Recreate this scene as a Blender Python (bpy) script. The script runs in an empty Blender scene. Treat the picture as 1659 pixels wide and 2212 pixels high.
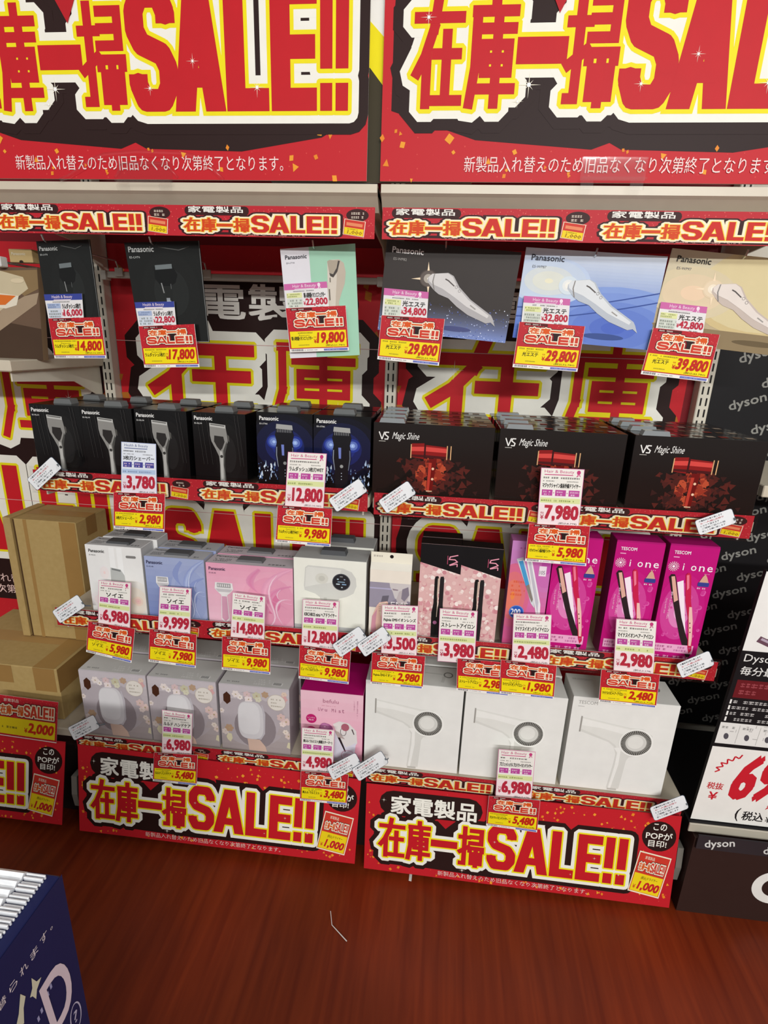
import bpy, math, random
import numpy as np
from mathutils import Matrix, Vector

# ------------------------------------------------------------------ camera, world, lights, exposure
SC = bpy.context.scene
COL = SC.collection
CAM = np.array([0.1623, -1.68956, 1.52803])
YAW, TILT, ROLL, FPX = 0.0998335, 0.3036467, 0.0353081, 1181.5
_fw = np.array([-math.sin(YAW) * math.cos(TILT), math.cos(YAW) * math.cos(TILT), -math.sin(TILT)])
_rt = np.array([math.cos(YAW), math.sin(YAW), 0.0])
_up = np.cross(_rt, _fw)
CR = math.cos(ROLL) * _rt + math.sin(ROLL) * _up
CU = -math.sin(ROLL) * _rt + math.cos(ROLL) * _up
CF = _fw
cam = bpy.data.cameras.new('camera')
cam.sensor_fit = 'HORIZONTAL'
cam.sensor_width = 36.0
cam.lens = 36.0 * FPX / 1659.0
cam.clip_start = 0.02
camo = bpy.data.objects.new('camera', cam)
COL.objects.link(camo)
mw = Matrix.Identity(4)
for i in range(3):
    mw[i][0], mw[i][1], mw[i][2], mw[i][3] = CR[i], CU[i], -CF[i], CAM[i]
camo.matrix_world = mw
SC.camera = camo

world = bpy.data.worlds.new('shop_ambient')
SC.world = world
world.use_nodes = True
world.node_tree.nodes['Background'].inputs[0].default_value = (0.98, 0.985, 0.97, 1)
world.node_tree.nodes['Background'].inputs[1].default_value = 0.30


def area(name, loc, target, sx, sy, watts, color=(0.985, 0.99, 0.965)):
    l = bpy.data.lights.new(name, 'AREA')
    l.shape = 'RECTANGLE'
    l.size, l.size_y = sx, sy
    l.energy = watts
    l.color = color
    o = bpy.data.objects.new(name, l)
    COL.objects.link(o)
    o.location = loc
    o.rotation_euler = (Vector(target) - Vector(loc)).to_track_quat('-Z', 'Y').to_euler()
    return o


# fluorescent ceiling rows over the aisle
area('ceiling_lamp', (2.2, -3.8, 3.0), (0.8, -0.3, 0.3), 2.4, 0.09, 56)
area('ceiling_lamp', (-1.9, -3.2, 3.0), (-0.2, -0.3, 0.8), 2.4, 0.09, 9)
area('ceiling_lamp', (1.0, -6.0, 3.0), (0.4, -0.3, 0.3), 3.0, 0.09, 190)

SC.view_settings.view_transform = 'Standard'
SC.view_settings.look = 'None'
SC.view_settings.gamma = 1.0
SC.view_settings.use_curve_mapping = False
SC.view_settings.exposure = 0.0

random.seed(7)


def at(px, py, X=None, Y=None, Z=None):
    """the point of the place that the photograph shows at a pixel, on a plane of known X, Y or Z"""
    d = (px - 829.5) / FPX * CR - (py - 1106.0) / FPX * CU + CF
    k, v = (0, X) if X is not None else (1, Y) if Y is not None else (2, Z)
    return CAM + d * (v - CAM[k]) / d[k]


# ------------------------------------------------------------------ materials
def lin(c):
    return c / 12.92 if c <= 0.04045 else ((c + 0.055) / 1.055) ** 2.4


def rgb(h):
    h = h.lstrip('#')
    return tuple(lin(int(h[i:i + 2], 16) / 255.0) for i in (0, 2, 4))


MATS = {}


def M(key):
    """'rrggbb' = printed paper, 'rrggbb:g' = glossy film, 'rrggbb:m' = painted metal; or a named material"""
    if key in MATS:
        return MATS[key]
    hexa, _, kind = key.partition(':')
    m = bpy.data.materials.new('print_' + hexa + kind)
    m.use_nodes = True
    nt = m.node_tree
    b = nt.nodes['Principled BSDF']
    c = rgb(hexa)
    tc = nt.nodes.new('ShaderNodeTexCoord')
    no = nt.nodes.new('ShaderNodeTexNoise')
    no.inputs['Scale'].default_value = 25.0
    no.inputs['Detail'].default_value = 3.0
    nt.links.new(tc.outputs['Object'], no.inputs['Vector'])
    mx = nt.nodes.new('ShaderNodeMix')
    mx.data_type = 'RGBA'
    mx.inputs[6].default_value = tuple(x * 0.94 for x in c) + (1,)
    mx.inputs[7].default_value = tuple(min(1, x * 1.06) for x in c) + (1,)
    nt.links.new(no.outputs['Fac'], mx.inputs[0])
    nt.links.new(mx.outputs[2], b.inputs['Base Color'])
    b.inputs['Roughness'].default_value = {'': 0.5, 'g': 0.16, 'm': 0.35, 's': 0.25}[kind]
    b.inputs['Specular IOR Level'].default_value = {'': 0.18, 'g': 0.5, 'm': 0.4, 's': 0.5}[kind]
    if kind == 's':
        b.inputs['Metallic'].default_value = 0.9
    MATS[key] = m
    return m


def nodemat(name):
    m = bpy.data.materials.new(name)
    m.use_nodes = True
    MATS[name] = m
    return m, m.node_tree, m.node_tree.nodes['Principled BSDF']


def make_clear(name, gloss, rough=0.05, tint=(1, 1, 1)):
    m, nt, b = nodemat(name)
    nt.nodes.remove(b)
    tr = nt.nodes.new('ShaderNodeBsdfTransparent')
    tr.inputs[0].default_value = tint + (1,)
    gl = nt.nodes.new('ShaderNodeBsdfGlossy')
    gl.inputs['Roughness'].default_value = rough
    fr = nt.nodes.new('ShaderNodeLayerWeight')
    fr.inputs['Blend'].default_value = 0.25
    pw = nt.nodes.new('ShaderNodeMath')
    pw.operation = 'POWER'
    pw.inputs[1].default_value = 3.0
    nt.links.new(fr.outputs['Facing'], pw.inputs[0])
    mu = nt.nodes.new('ShaderNodeMath')
    mu.operation = 'MULTIPLY_ADD'
    mu.inputs[1].default_value = gloss
    mu.inputs[2].default_value = 0.035 * gloss
    nt.links.new(pw.outputs[0], mu.inputs[0])
    mx = nt.nodes.new('ShaderNodeMixShader')
    nt.links.new(mu.outputs[0], mx.inputs[0])
    nt.links.new(tr.outputs[0], mx.inputs[1])
    nt.links.new(gl.outputs[0], mx.inputs[2])
    nt.links.new(mx.outputs[0], nt.nodes['Material Output'].inputs[0])


make_clear('clear_plastic', 0.5, 0.06, (0.97, 0.97, 0.97))
make_clear('film', 1.0, 0.3)
make_clear('grey_film', 0.9, 0.2, (0.55, 0.56, 0.56))


def make_floor():
    m, nt, b = nodemat('wood_floor')
    tc = nt.nodes.new('ShaderNodeTexCoord')
    mp = nt.nodes.new('ShaderNodeMapping')
    mp.inputs['Scale'].default_value = (46, 2.6, 1)
    mp.inputs['Rotation'].default_value = (0, 0, 0.05)
    n1 = nt.nodes.new('ShaderNodeTexNoise')
    n1.inputs['Scale'].default_value = 1.0
    n1.inputs['Detail'].default_value = 6
    n1.inputs['Distortion'].default_value = 0.6
    n2 = nt.nodes.new('ShaderNodeTexNoise')
    n2.inputs['Scale'].default_value = 1.6
    n2.inputs['Detail'].default_value = 2
    r1 = nt.nodes.new('ShaderNodeValToRGB')
    r1.color_ramp.elements[0].position = 0.30
    r1.color_ramp.elements[0].color = rgb('6c240d') + (1,)
    r1.color_ramp.elements[1].position = 0.72
    r1.color_ramp.elements[1].color = rgb('863414') + (1,)
    r2 = nt.nodes.new('ShaderNodeValToRGB')
    r2.color_ramp.elements[0].position = 0.35
    r2.color_ramp.elements[0].color = (0.62, 0.62, 0.62, 1)
    r2.color_ramp.elements[1].position = 0.7
    r2.color_ramp.elements[1].color = (1.1, 1.0, 0.95, 1)
    mx = nt.nodes.new('ShaderNodeMix')
    mx.data_type = 'RGBA'
    mx.blend_type = 'MULTIPLY'
    mx.inputs[0].default_value = 1.0
    nt.links.new(tc.outputs['Object'], mp.inputs[0])
    nt.links.new(mp.outputs[0], n1.inputs['Vector'])
    nt.links.new(tc.outputs['Object'], n2.inputs['Vector'])
    nt.links.new(n1.outputs['Fac'], r1.inputs[0])
    nt.links.new(n2.outputs['Fac'], r2.inputs[0])
    nt.links.new(r1.outputs[0], mx.inputs[6])
    nt.links.new(r2.outputs[0], mx.inputs[7])
    nt.links.new(mx.outputs[2], b.inputs['Base Color'])
    b.inputs['Roughness'].default_value = 0.36
    b.inputs['Specular IOR Level'].default_value = 0.28


make_floor()


def make_card():
    m, nt, b = nodemat('cardboard')
    tc = nt.nodes.new('ShaderNodeTexCoord')
    n1 = nt.nodes.new('ShaderNodeTexNoise')
    n1.inputs['Scale'].default_value = 60
    n1.inputs['Detail'].default_value = 4
    r = nt.nodes.new('ShaderNodeValToRGB')
    r.color_ramp.elements[0].color = rgb('a68a52') + (1,)
    r.color_ramp.elements[1].color = rgb('b89c66') + (1,)
    nt.links.new(tc.outputs['Object'], n1.inputs['Vector'])
    nt.links.new(n1.outputs['Fac'], r.inputs[0])
    nt.links.new(r.outputs[0], b.inputs['Base Color'])
    b.inputs['Roughness'].default_value = 0.8


make_card()


def make_foil():
    m, nt, b = nodemat('ribbed_foil')
    tc = nt.nodes.new('ShaderNodeTexCoord')
    n1 = nt.nodes.new('ShaderNodeTexNoise')
    n1.inputs['Scale'].default_value = 45
    bp = nt.nodes.new('ShaderNodeBump')
    bp.inputs['Strength'].default_value = 0.5
    bp.inputs['Distance'].default_value = 0.004
    nt.links.new(tc.outputs['Object'], n1.inputs['Vector'])
    nt.links.new(n1.outputs['Fac'], bp.inputs['Height'])
    nt.links.new(bp.outputs[0], b.inputs['Normal'])
    b.inputs['Base Color'].default_value = (0.93, 0.94, 0.97, 1)
    b.inputs['Metallic'].default_value = 0.3
    b.inputs['Roughness'].default_value = 0.35


make_foil()


def make_sparkle(name, base, spot, scale, thr):
    """red print paper strewn with tiny lighter glitter dots"""
    m, nt, b = nodemat(name)
    tc = nt.nodes.new('ShaderNodeTexCoord')
    v = nt.nodes.new('ShaderNodeTexVoronoi')
    v.inputs['Scale'].default_value = scale
    r = nt.nodes.new('ShaderNodeValToRGB')
    r.color_ramp.elements[0].position = thr * 0.6
    r.color_ramp.elements[0].color = rgb(spot) + (1,)
    r.color_ramp.elements[1].position = thr
    r.color_ramp.elements[1].color = rgb(base) + (1,)
    nt.links.new(tc.outputs['Object'], v.inputs['Vector'])
    nt.links.new(v.outputs['Distance'], r.inputs[0])
    nt.links.new(r.outputs[0], b.inputs['Base Color'])
    b.inputs['Roughness'].default_value = 0.5
    b.inputs['Specular IOR Level'].default_value = 0.2


make_sparkle('red_glitter', 'bd2430', 'e06a60', 170.0, 0.22)
make_sparkle('red_banner', 'c4202a', 'd84a44', 60.0, 0.10)


# ------------------------------------------------------------------ flat print art
_txt_curve = bpy.data.curves.new('lettering', 'FONT')
_txt_obj = bpy.data.objects.new('lettering', _txt_curve)
_TXT = {}


def glyphs(body, off=0.0, res=2):
    k = (body, off, res)
    if k not in _TXT:
        _txt_curve.body = body
        _txt_curve.offset = off
        _txt_curve.resolution_u = res
        me = _txt_obj.to_mesh()
        v = np.array([p.co[:2] for p in me.vertices]) if len(me.vertices) else np.zeros((1, 2))
        f = [tuple(p.vertices) for p in me.polygons]
        _txt_obj.to_mesh_clear()
        lo, hi = v.min(0), v.max(0)
        _TXT[k] = ((v - lo) / np.maximum(hi - lo, 1e-6), f, float((hi - lo)[0] / max((hi - lo)[1], 1e-6)))
    return _TXT[k]


def has_kanji(s):
    return any('\u4e00' <= ch <= '\u9fff' for ch in s)


class Sheet:
    """a flat print: polygons in metres (u right, v up), in layers"""

    def __init__(s):
        s.p = []

    def poly(s, pts, col, layer):
        s.p.append(([tuple(q) for q in pts], None, col, layer))

    def mesh(s, pts, faces, col, layer):
        s.p.append(([tuple(q) for q in pts], faces, col, layer))

    def rect(s, x, y, w, h, col, layer, rot=0.0):
        s.poly(rotp([(x, y), (x + w, y), (x + w, y + h), (x, y + h)], rot, (x + w / 2, y + h / 2)), col, layer)

    def rrect(s, x, y, w, h, r, col, layer, rot=0.0):
        q = []
        for cx, cy, a0 in ((x + w - r, y + r, -90), (x + w - r, y + h - r, 0), (x + r, y + h - r, 90), (x + r, y + r, 180)):
            for k in range(4):
                a = math.radians(a0 + 30 * k)
                q.append((cx + r * math.cos(a), cy + r * math.sin(a)))
        s.poly(rotp(q, rot, (x + w / 2, y + h / 2)), col, layer)

    def ell(s, cx, cy, rx, ry, col, layer, rot=0.0, n=24):
        q = [(cx + rx * math.cos(2 * math.pi * k / n), cy + ry * math.sin(2 * math.pi * k / n)) for k in range(n)]
        s.poly(rotp(q, rot, (cx, cy)), col, layer)

    def ring(s, cx, cy, r, w, col, layer, n=24, ry=None):
        ry = ry or r
        pts, fs = [], []
        for k in range(n):
            a = 2 * math.pi * k / n
            pts += [(cx + r * math.cos(a), cy + ry * math.sin(a)), (cx + (r - w) * math.cos(a), cy + (ry - w) * math.sin(a))]
            j = (k + 1) % n
            fs.append((2 * k, 2 * j, 2 * j + 1, 2 * k + 1))
        s.mesh(pts, fs, col, layer)

    def line(s, pts, w, col, layer, ext=0.0, oct_=0.0):
        for a, b in zip(pts[:-1], pts[1:]):
            dx, dy = b[0] - a[0], b[1] - a[1]
            L = math.hypot(dx, dy) or 1e-6
            dx, dy = dx / L, dy / L
            nx, ny = -dy * w / 2, dx * w / 2
            ax, ay, bx, by = a[0] - dx * ext, a[1] - dy * ext, b[0] + dx * ext, b[1] + dy * ext
            if oct_:
                c = oct_
                cx, cy, mx, my = dx * c, dy * c, -dy * c, dx * c
                s.poly([(ax + cx - nx, ay + cy - ny), (bx - cx - nx, by - cy - ny), (bx - nx + mx, by - ny + my), (bx + nx - mx, by + ny - my),
                        (bx - cx + nx, by - cy + ny), (ax + cx + nx, ay + cy + ny), (ax + nx - mx, ay + ny - my), (ax - nx + mx, ay - ny + my)], col, layer)
            else:
                s.poly([(ax - nx, ay - ny), (bx - nx, by - ny), (bx + nx, by + ny), (ax + nx, ay + ny)], col, layer)

    def text(s, body, x, y, w, h, col, layer, bold=0.0, shear=0.0, rot=0.0, fit=False, res=2):
        v, f, asp = glyphs(body, 0.0, res)
        sh = [(0, 0)] if bold == 0 else [(-1, -1), (1, -1), (1, 1), (-1, 1)]
        if fit:
            w = min(w, h * asp)
        for a, b in sh:
            d = bold * h * 0.7
            u = v * np.array([w, h]) + np.array([x + a * d, y + b * d])
            if shear:
                u[:, 0] += (u[:, 1] - y) * shear
            s.mesh(rotp(u.tolist(), rot, (x + w / 2, y + h / 2)), f, col, layer)

    def vtext(s, body, x, y, size, col, layer, pitch=1.1):
        for k, ch in enumerate(body):
            v, f, asp = glyphs(ch, 0.0, 1)
            w_ = size * min(1.0, asp)
            h_ = size * min(1.0, 1 / max(asp, .01))
            s.mesh((v * np.array([w_, h_]) + np.array([x + (size - w_) / 2, y - (k + 1) * size * pitch])).tolist(), f, col, layer)

    def greek(s, x, y, w, h, col, layer, seed=0, rows=1):
        """lettering too fine to read: rows of short strokes"""
        rnd = random.Random(seed)
        rh = h / rows
        for r in range(rows):
            cx = x
            lim = x + w * (1.0 if r < rows - 1 else rnd.uniform(.7, 1.0))
            while cx < lim:
                cw = rnd.uniform(.35, .8) * rh
                if rnd.random() < .88:
                    yy = y + h - (r + 1) * rh
                    s.rect(cx, yy + rh * .2, min(cw, lim - cx), rh * rnd.uniform(.12, .2), col, layer)
                    s.rect(cx, yy + rh * .55, min(cw, lim - cx), rh * rnd.uniform(.12, .22), col, layer)
                    s.rect(cx + cw * .3, yy + rh * .15, cw * .2, rh * .62, col, layer)
                cx += cw + rh * .16

    def put(s, other, x, y, sx=1.0, sy=None, rot=0.0, layer=0):
        sy = sx if sy is None else sy
        c, n = math.cos(rot), math.sin(rot)
        for pts, f, col, l in other.p:
            s.p.append(([(x + (a * sx) * c - (b * sy) * n, y + (a * sx) * n + (b * sy) * c) for a, b in pts], f, col, l + layer))


def rotp(pts, a, c):
    if not a:
        return pts
    ca, sa = math.cos(a), math.sin(a)
    return [(c[0] + (x - c[0]) * ca - (y - c[1]) * sa, c[1] + (x - c[0]) * sa + (y - c[1]) * ca) for x, y in pts]


def clip_rect(pts, x0, y0, x1, y1):
    def cl(p, ax, lim, keep_less):
        out = []
        for i in range(len(p)):
            a, b = p[i], p[(i + 1) % len(p)]
            ia = (a[ax] <= lim) if keep_less else (a[ax] >= lim)
            ib = (b[ax] <= lim) if keep_less else (b[ax] >= lim)
            if ia:
                out.append(a)
            if ia != ib:
                t = (lim - a[ax]) / (b[ax] - a[ax])
                out.append((a[0] + t * (b[0] - a[0]), a[1] + t * (b[1] - a[1])))
        return out
    for ax, lim, k in ((0, x0, False), (0, x1, True), (1, y0, False), (1, y1, True)):
        if not pts:
            return []
        pts = cl(pts, ax, lim, k)
    return pts


DZ = 0.00022


class MB:
    """one mesh object's worth of shapes with material keys per face"""

    def __init__(s):
        s.v, s.f, s.m = [], [], []

    def add(s, pts, faces, col):
        n = len(s.v)
        s.v += [tuple(map(float, p)) for p in pts]
        for f in faces:
            s.f.append(tuple(i + n for i in f))
            s.m.append(col)

    def box(s, x0, x1, y0, y1, z0, z1, col, bev=0.0):
        if bev <= 0:
            p = [(x, y, z) for x in (x0, x1) for y in (y0, y1) for z in (z0, z1)]
            s.add(p, [(0, 1, 3, 2), (4, 6, 7, 5), (0, 4, 5, 1), (2, 3, 7, 6), (0, 2, 6, 4), (1, 5, 7, 3)], col)
            return
        b = bev
        p, idx = [], {}
        for ix, X in ((-1, x0), (1, x1)):
            for iy, Y in ((-1, y0), (1, y1)):
                for iz, Z in ((-1, z0), (1, z1)):
                    for k in range(3):
                        q = [X - ix * b, Y - iy * b, Z - iz * b]
                        q[k] = (X, Y, Z)[k]
                        idx[(ix, iy, iz, k)] = len(p)
                        p.append(tuple(q))
        fs = []
        for k in range(3):
            for sg in (-1, 1):
                o = [j for j in range(3) if j != k]
                lst = []
                for a, c in ((-1, -1), (1, -1), (1, 1), (-1, 1)):
                    t = [0, 0, 0]
                    t[k], t[o[0]], t[o[1]] = sg, a, c
                    lst.append(idx[tuple(t) + (k,)])
                flip = (sg > 0) == (k == 1)
                fs.append(tuple(lst[::-1]) if flip else tuple(lst))
        for k in range(3):
            o = [j for j in range(3) if j != k]
            for a in (-1, 1):
                for c in (-1, 1):
                    t0, t1 = [0, 0, 0], [0, 0, 0]
                    t0[k], t1[k] = -1, 1
                    t0[o[0]] = t1[o[0]] = a
                    t0[o[1]] = t1[o[1]] = c
                    fs.append((idx[tuple(t0) + (o[0],)], idx[tuple(t1) + (o[0],)], idx[tuple(t1) + (o[1],)], idx[tuple(t0) + (o[1],)]))
        for ix in (-1, 1):
            for iy in (-1, 1):
                for iz in (-1, 1):
                    fs.append(tuple(idx[(ix, iy, iz, k)] for k in range(3)))
        s.add(p, fs, col)

    def prism(s, poly, axis, a0, a1, col):
        """extrude a 2-D outline along an axis (0 x, 1 y, 2 z)"""
        n = len(poly)

        def mk(p, t):
            q = list(p)
            q.insert(axis, t)
            return tuple(q)
        pts = [mk(p, a0) for p in poly] + [mk(p, a1) for p in poly]
        s.add(pts, [tuple(range(n))[::-1], tuple(range(n, 2 * n))] + [(i, (i + 1) % n, n + (i + 1) % n, n + i) for i in range(n)], col)

    def tube(s, pts, r, col, n=8):
        rings = []
        for i, p in enumerate(pts):
            p = Vector(p)
            a = Vector(pts[max(i - 1, 0)])
            b = Vector(pts[min(i + 1, len(pts) - 1)])
            d = (b - a).normalized()
            q = d.to_track_quat('Z', 'Y')
            rr = r[i] if isinstance(r, (list, tuple)) else r
            rings.append([tuple(p + q @ Vector((rr * math.cos(2 * math.pi * k / n), rr * math.sin(2 * math.pi * k / n), 0))) for k in range(n)])
        v = [c for ring in rings for c in ring]
        f = []
        for i in range(len(rings) - 1):
            for k in range(n):
                f.append((i * n + k, i * n + (k + 1) % n, (i + 1) * n + (k + 1) % n, (i + 1) * n + k))
        f.append(tuple(range(n))[::-1])
        f.append(tuple((len(rings) - 1) * n + k for k in range(n)))
        s.add(v, f, col)

    def sheet(s, sh, o, u, v, n, lift=DZ):
        """lay a print on a face: origin o, unit vectors u, v and the outward normal n"""
        o, u, v, n = (np.array(t, float) for t in (o, u, v, n))
        for i, (pts, f, col, l) in enumerate(sh.p):
            P = [o + u * a + v * b + n * lift * (l + 1 + .8 * ((i * .618034) % 1)) for a, b in pts]
            s.add(P, f if f else [tuple(range(len(pts)))], col)

    def sheet_quad(s, sh, w, h, tl, tr, br, bl, lift=DZ):
        tl, tr, br, bl = (np.array(t, float) for t in (tl, tr, br, bl))
        n = np.cross(tr - tl, tl - bl)
        n = n / np.linalg.norm(n)
        if n[1] > 0:
            n = -n
        for i, (pts, f, col, l) in enumerate(sh.p):
            P = []
            l += .8 * ((i * .618034) % 1)
            for a, b in pts:
                a, b = a / w, b / h
                P.append(bl * (1 - a) * (1 - b) + br * a * (1 - b) + tl * (1 - a) * b + tr * a * b + n * lift * (l + 1))
            s.add(P, f if f else [tuple(range(len(pts)))], col)

    def slab(s, tl, tr, br, bl, t, col):
        """a sheet of thickness t whose front face is the quad"""
        tl, tr, br, bl = (np.array(q, float) for q in (tl, tr, br, bl))
        n = np.cross(tr - tl, tl - bl)
        n = n / np.linalg.norm(n)
        if n[1] > 0:
            n = -n
        p = [bl, br, tr, tl, bl - n * t, br - n * t, tr - n * t, tl - n * t]
        s.add(p, [(0, 1, 2, 3), (7, 6, 5, 4), (0, 4, 5, 1), (1, 5, 6, 2), (2, 6, 7, 3), (3, 7, 4, 0)], col)

    def build(s, name, parent=None, org=None, smooth=False):
        if not s.v:
            return None
        V = np.array(s.v)
        if org is None:
            org = np.array([V[:, 0].mean(), V[:, 1].mean(), V[:, 2].min()]) if parent is None else np.zeros(3)
        org = np.array(org, float)
        me = bpy.data.meshes.new(name)
        me.from_pydata((V - org).tolist(), [], s.f)
        keys = list(dict.fromkeys(s.m))
        for k in keys:
            me.materials.append(M(k))
        ix = {k: i for i, k in enumerate(keys)}
        me.polygons.foreach_set('material_index', [ix[k] for k in s.m])
        if smooth:
            me.polygons.foreach_set('use_smooth', [True] * len(me.polygons))
        me.update()
        o = bpy.data.objects.new(name, me)
        COL.objects.link(o)
        if parent is not None:
            o.parent = parent
            o.location = Vector(org) - Vector(parent.location) if np.any(org) else -Vector(parent.location)
        else:
            o.location = org
        return o


def tag(o, label, cat, group=None):
    o['label'] = label
    o['category'] = cat
    if group:
        o['group'] = group
    return o


def empty(name, loc, label, cat, group=None):
    o = bpy.data.objects.new(name, None)
    COL.objects.link(o)
    o.location = loc
    o.empty_display_size = 0.05
    return tag(o, label, cat, group)


def structure(o):
    o['kind'] = 'structure'
    return o


# ------------------------------------------------------------------ the SALE lettering, stroke by stroke
GL = {
    'zai': [[(.03, .82), (.97, .82)], [(.46, 1), (.38, .72), (.2, .46), (.02, .30)], [(.24, .48), (.24, 0)], [(.46, .48), (.93, .48)], [(.69, .66), (.69, .05)], [(.4, .03), (.98, .03)]],
    'ko': [[(.54, 1), (.54, .88)], [(.1, .87), (.98, .87)], [(.12, .87), (.12, .35), (.02, .0)], [(.28, .71), (.96, .71)], [(.34, .56), (.9, .56)], [(.34, .56), (.34, .30)], [(.9, .56), (.9, .30)], [(.34, .43), (.9, .43)], [(.34, .30), (.9, .30)], [(.24, .14), (1, .14)], [(.62, .8), (.62, 0)]],
    'ichi': [[(0, .5), (1, .5)]],
    'so': [[(.2, 1), (.2, .04), (.06, .04)], [(.02, .76), (.38, .76)], [(.02, .36), (.38, .5)], [(.5, .95), (.93, .95), (.93, .62)], [(.5, .78), (.93, .78)], [(.46, .61), (.93, .61)], [(.45, .40), (.45, .47), (.98, .47), (.98, .40)], [(.53, .32), (.53, .06)], [(.53, .32), (.92, .32), (.92, .06)], [(.72, .47), (.72, 0)]],
    'S': [[(.97, .74), (.97, .84), (.8, 1), (.22, 1), (.03, .86), (.03, .68), (.2, .55), (.8, .45), (.97, .32), (.97, .14), (.78, 0), (.2, 0), (.03, .16), (.03, .26)]],
    'A': 'A', 'L': [[(0, 1), (0, 0), (1, 0)]], 'E': [[(1, 1), (0, 1), (0, 0), (1, 0)], [(0, .5), (.94, .5)]],
    '!': [[(.5, 1), (.5, .36)], [(.5, .0), (.5, .03)]],
}


def title(S, slots, d, base, cols, fills=None, hd=None):
    """slots: (glyph, x0, x1, y0, y1, stroke width); d: widths of the yellow, white and black outlines; cols likewise, then the red"""
    for li, (dd, col) in enumerate([(d[2], cols[2]), (d[1], cols[1]), (d[0], cols[0]), (0, None)]):
        if col is None and li < 3:
            continue
        for g, x0, x1, y0, y1, wd in slots:
            c = col if li < 3 else (cols[3] if len(g) == 1 else cols[4])
            fx = lambda p: (x0 + wd / 2 + p[0] * (x1 - x0 - wd), y0 + wd / 2 + p[1] * (y1 - y0 - wd))
            L = base + li
            st = GL[g]
            if st == 'A':
                w = wd * 1.08 + 2 * dd * 1.02
                yb, yt = y0 - dd, y1 + dd
                xm = (x0 + x1) / 2
                for sx in (x0 + wd * .54, x1 - wd * .54):
                    t = (xm - sx) / (y1 - y0) * .93
                    xa, xb = sx - t * dd, sx + t * (y1 - y0 + dd)
                    S.poly([(xa - w / 2, yb), (xa + w / 2, yb), (xb + w / 2, yt), (xb - w / 2, yt)], c, L)
                yh = y0 + (y1 - y0) * .27
                S.rect(x0 + (x1 - x0) * .25, yh - wd * .42 - dd, (x1 - x0) * .5, wd * .84 + 2 * dd, c, L)
                continue
            if g == '!':
                for ya, hh in ((y0 + (y1 - y0) * .33, (y1 - y0) * .67), (y0, (y1 - y0) * .22)):
                    S.rrect(x0 - dd, ya - dd, x1 - x0 + 2 * dd, hh + 2 * dd, dd * .85 + (x1 - x0) * .01, c, L)
                continue
            for pl in st:
                q = [fx(p) for p in pl]
                w = wd + 2 * dd
                if g == 'S':
                    S.line(q, w, c, L)
                    for p in q[1:-1]:
                        S.ell(p[0], p[1], w / 2, w / 2, c, L, n=12)
                    S.line(q[:2], w, c, L, ext=dd)
                    S.line(q[-2:], w, c, L, ext=dd)
                elif g == 'ichi':
                    S.line(q, w, c, L, ext=wd / 2 + dd, oct_=dd * .5)
                else:
                    S.line(q, w, c, L, ext=wd / 2 + dd, oct_=dd * .8)


def title_slots(x0, x1, y0, y1, kfrac=0.47, kh=0.88, wk=0.10, wl=0.17):
    """one line: four characters then SALE!!"""
    W, H = x1 - x0, y1 - y0
    out = []
    ks = W * kfrac / 4
    for i, g in enumerate(('zai', 'ko', 'ichi', 'so')):
        a = x0 + ks * i
        sw = wk * H if ks > H * .55 else wk * H * .92
        if g == 'ichi':
            out.append((g, a + ks * .0, a + ks * .98, y0 + H * kh * .36, y0 + H * kh * .6, sw * 1.45))
        else:
            out.append((g, a + ks * .02, a + ks * .97, y0 - H * .0, y0 + H * kh, sw))
    a = x0 + W * kfrac + W * .005
    R = x1 - a
    for g, f0, f1 in (('S', 0, .235), ('A', .225, .485), ('L', .495, .665), ('E', .68, .845), ('!', .865, .925), ('!', .94, 1.0)):
        out.append((g, a + R * f0, a + R * f1, y0, y1, wl * H if len(g) > 1 or g != '!' else min(wl * H, R * .06)))
    return out


_TT = {}


def title_put(S, x, y, w, h, d, cols, layer, asp=5.3, kh=.84):
    """the one-line lettering drawn once and stretched to size, its outlines with it"""
    k = (d, cols, asp, kh)
    if k not in _TT:
        T = Sheet()
        W = asp
        f = W / .805
        ks = [('zai', 0, .093), ('ko', .093, .177), ('ichi', .177, .265), ('so', .265, .355)]
        ls = [('S', .36, .457), ('A', .453, .562), ('L', .567, .643), ('E', .65, .727), ('!', .737, .765), ('!', .777, .805)]
        sl = [(g, f * a, f * b, 0 if g != 'ichi' else .3, kh if g != 'ichi' else .52, .096 if g != 'ichi' else .17) for g, a, b in ks]
        sl += [(g, f * a, f * b, 0, 1, .19) for g, a, b in ls]
        title(T, sl, d, 0, cols)
        _TT[k] = T
    S.put(_TT[k], x, y, w / asp, h, 0.0, layer)


RED, YEL, WHT, BLK = 'c41c26', 'f2e21a', 'f4f1e6', '2a1614'
NOTE = '新製品入れ替えのため旧品なくなり次第終了となります。'


def confetti(S, x, y, w, h, n, size, layer, seed, cols=('f0a030', 'e88a28')):
    rnd = random.Random(seed)
    for _ in range(n):
        cx, cy = x + rnd.random() * w, y + rnd.random() * h
        a = rnd.random() * 6.28
        k = rnd.choice((3, 4, 4))
        s = size * rnd.uniform(.5, 1.2)
        S.poly([(cx + s * math.cos(a + 6.283 * i / k) * (1 if i % 2 else .7), cy + s * math.sin(a + 6.283 * i / k)) for i in range(k)], rnd.choice(cols), layer)


def star(S, cx, cy, r, layer, col='fff4e0'):
    pts = []
    for k in range(16):
        a = math.pi / 8 * k
        rr = r if k % 4 == 0 else r * .5 if k % 4 == 2 else r * .09
        pts.append((cx + rr * math.cos(a), cy + rr * math.sin(a)))
    S.poly(pts, col, layer)
    S.ell(cx, cy, r * .16, r * .16, 'ffffff', layer + 1, n=10)


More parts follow.
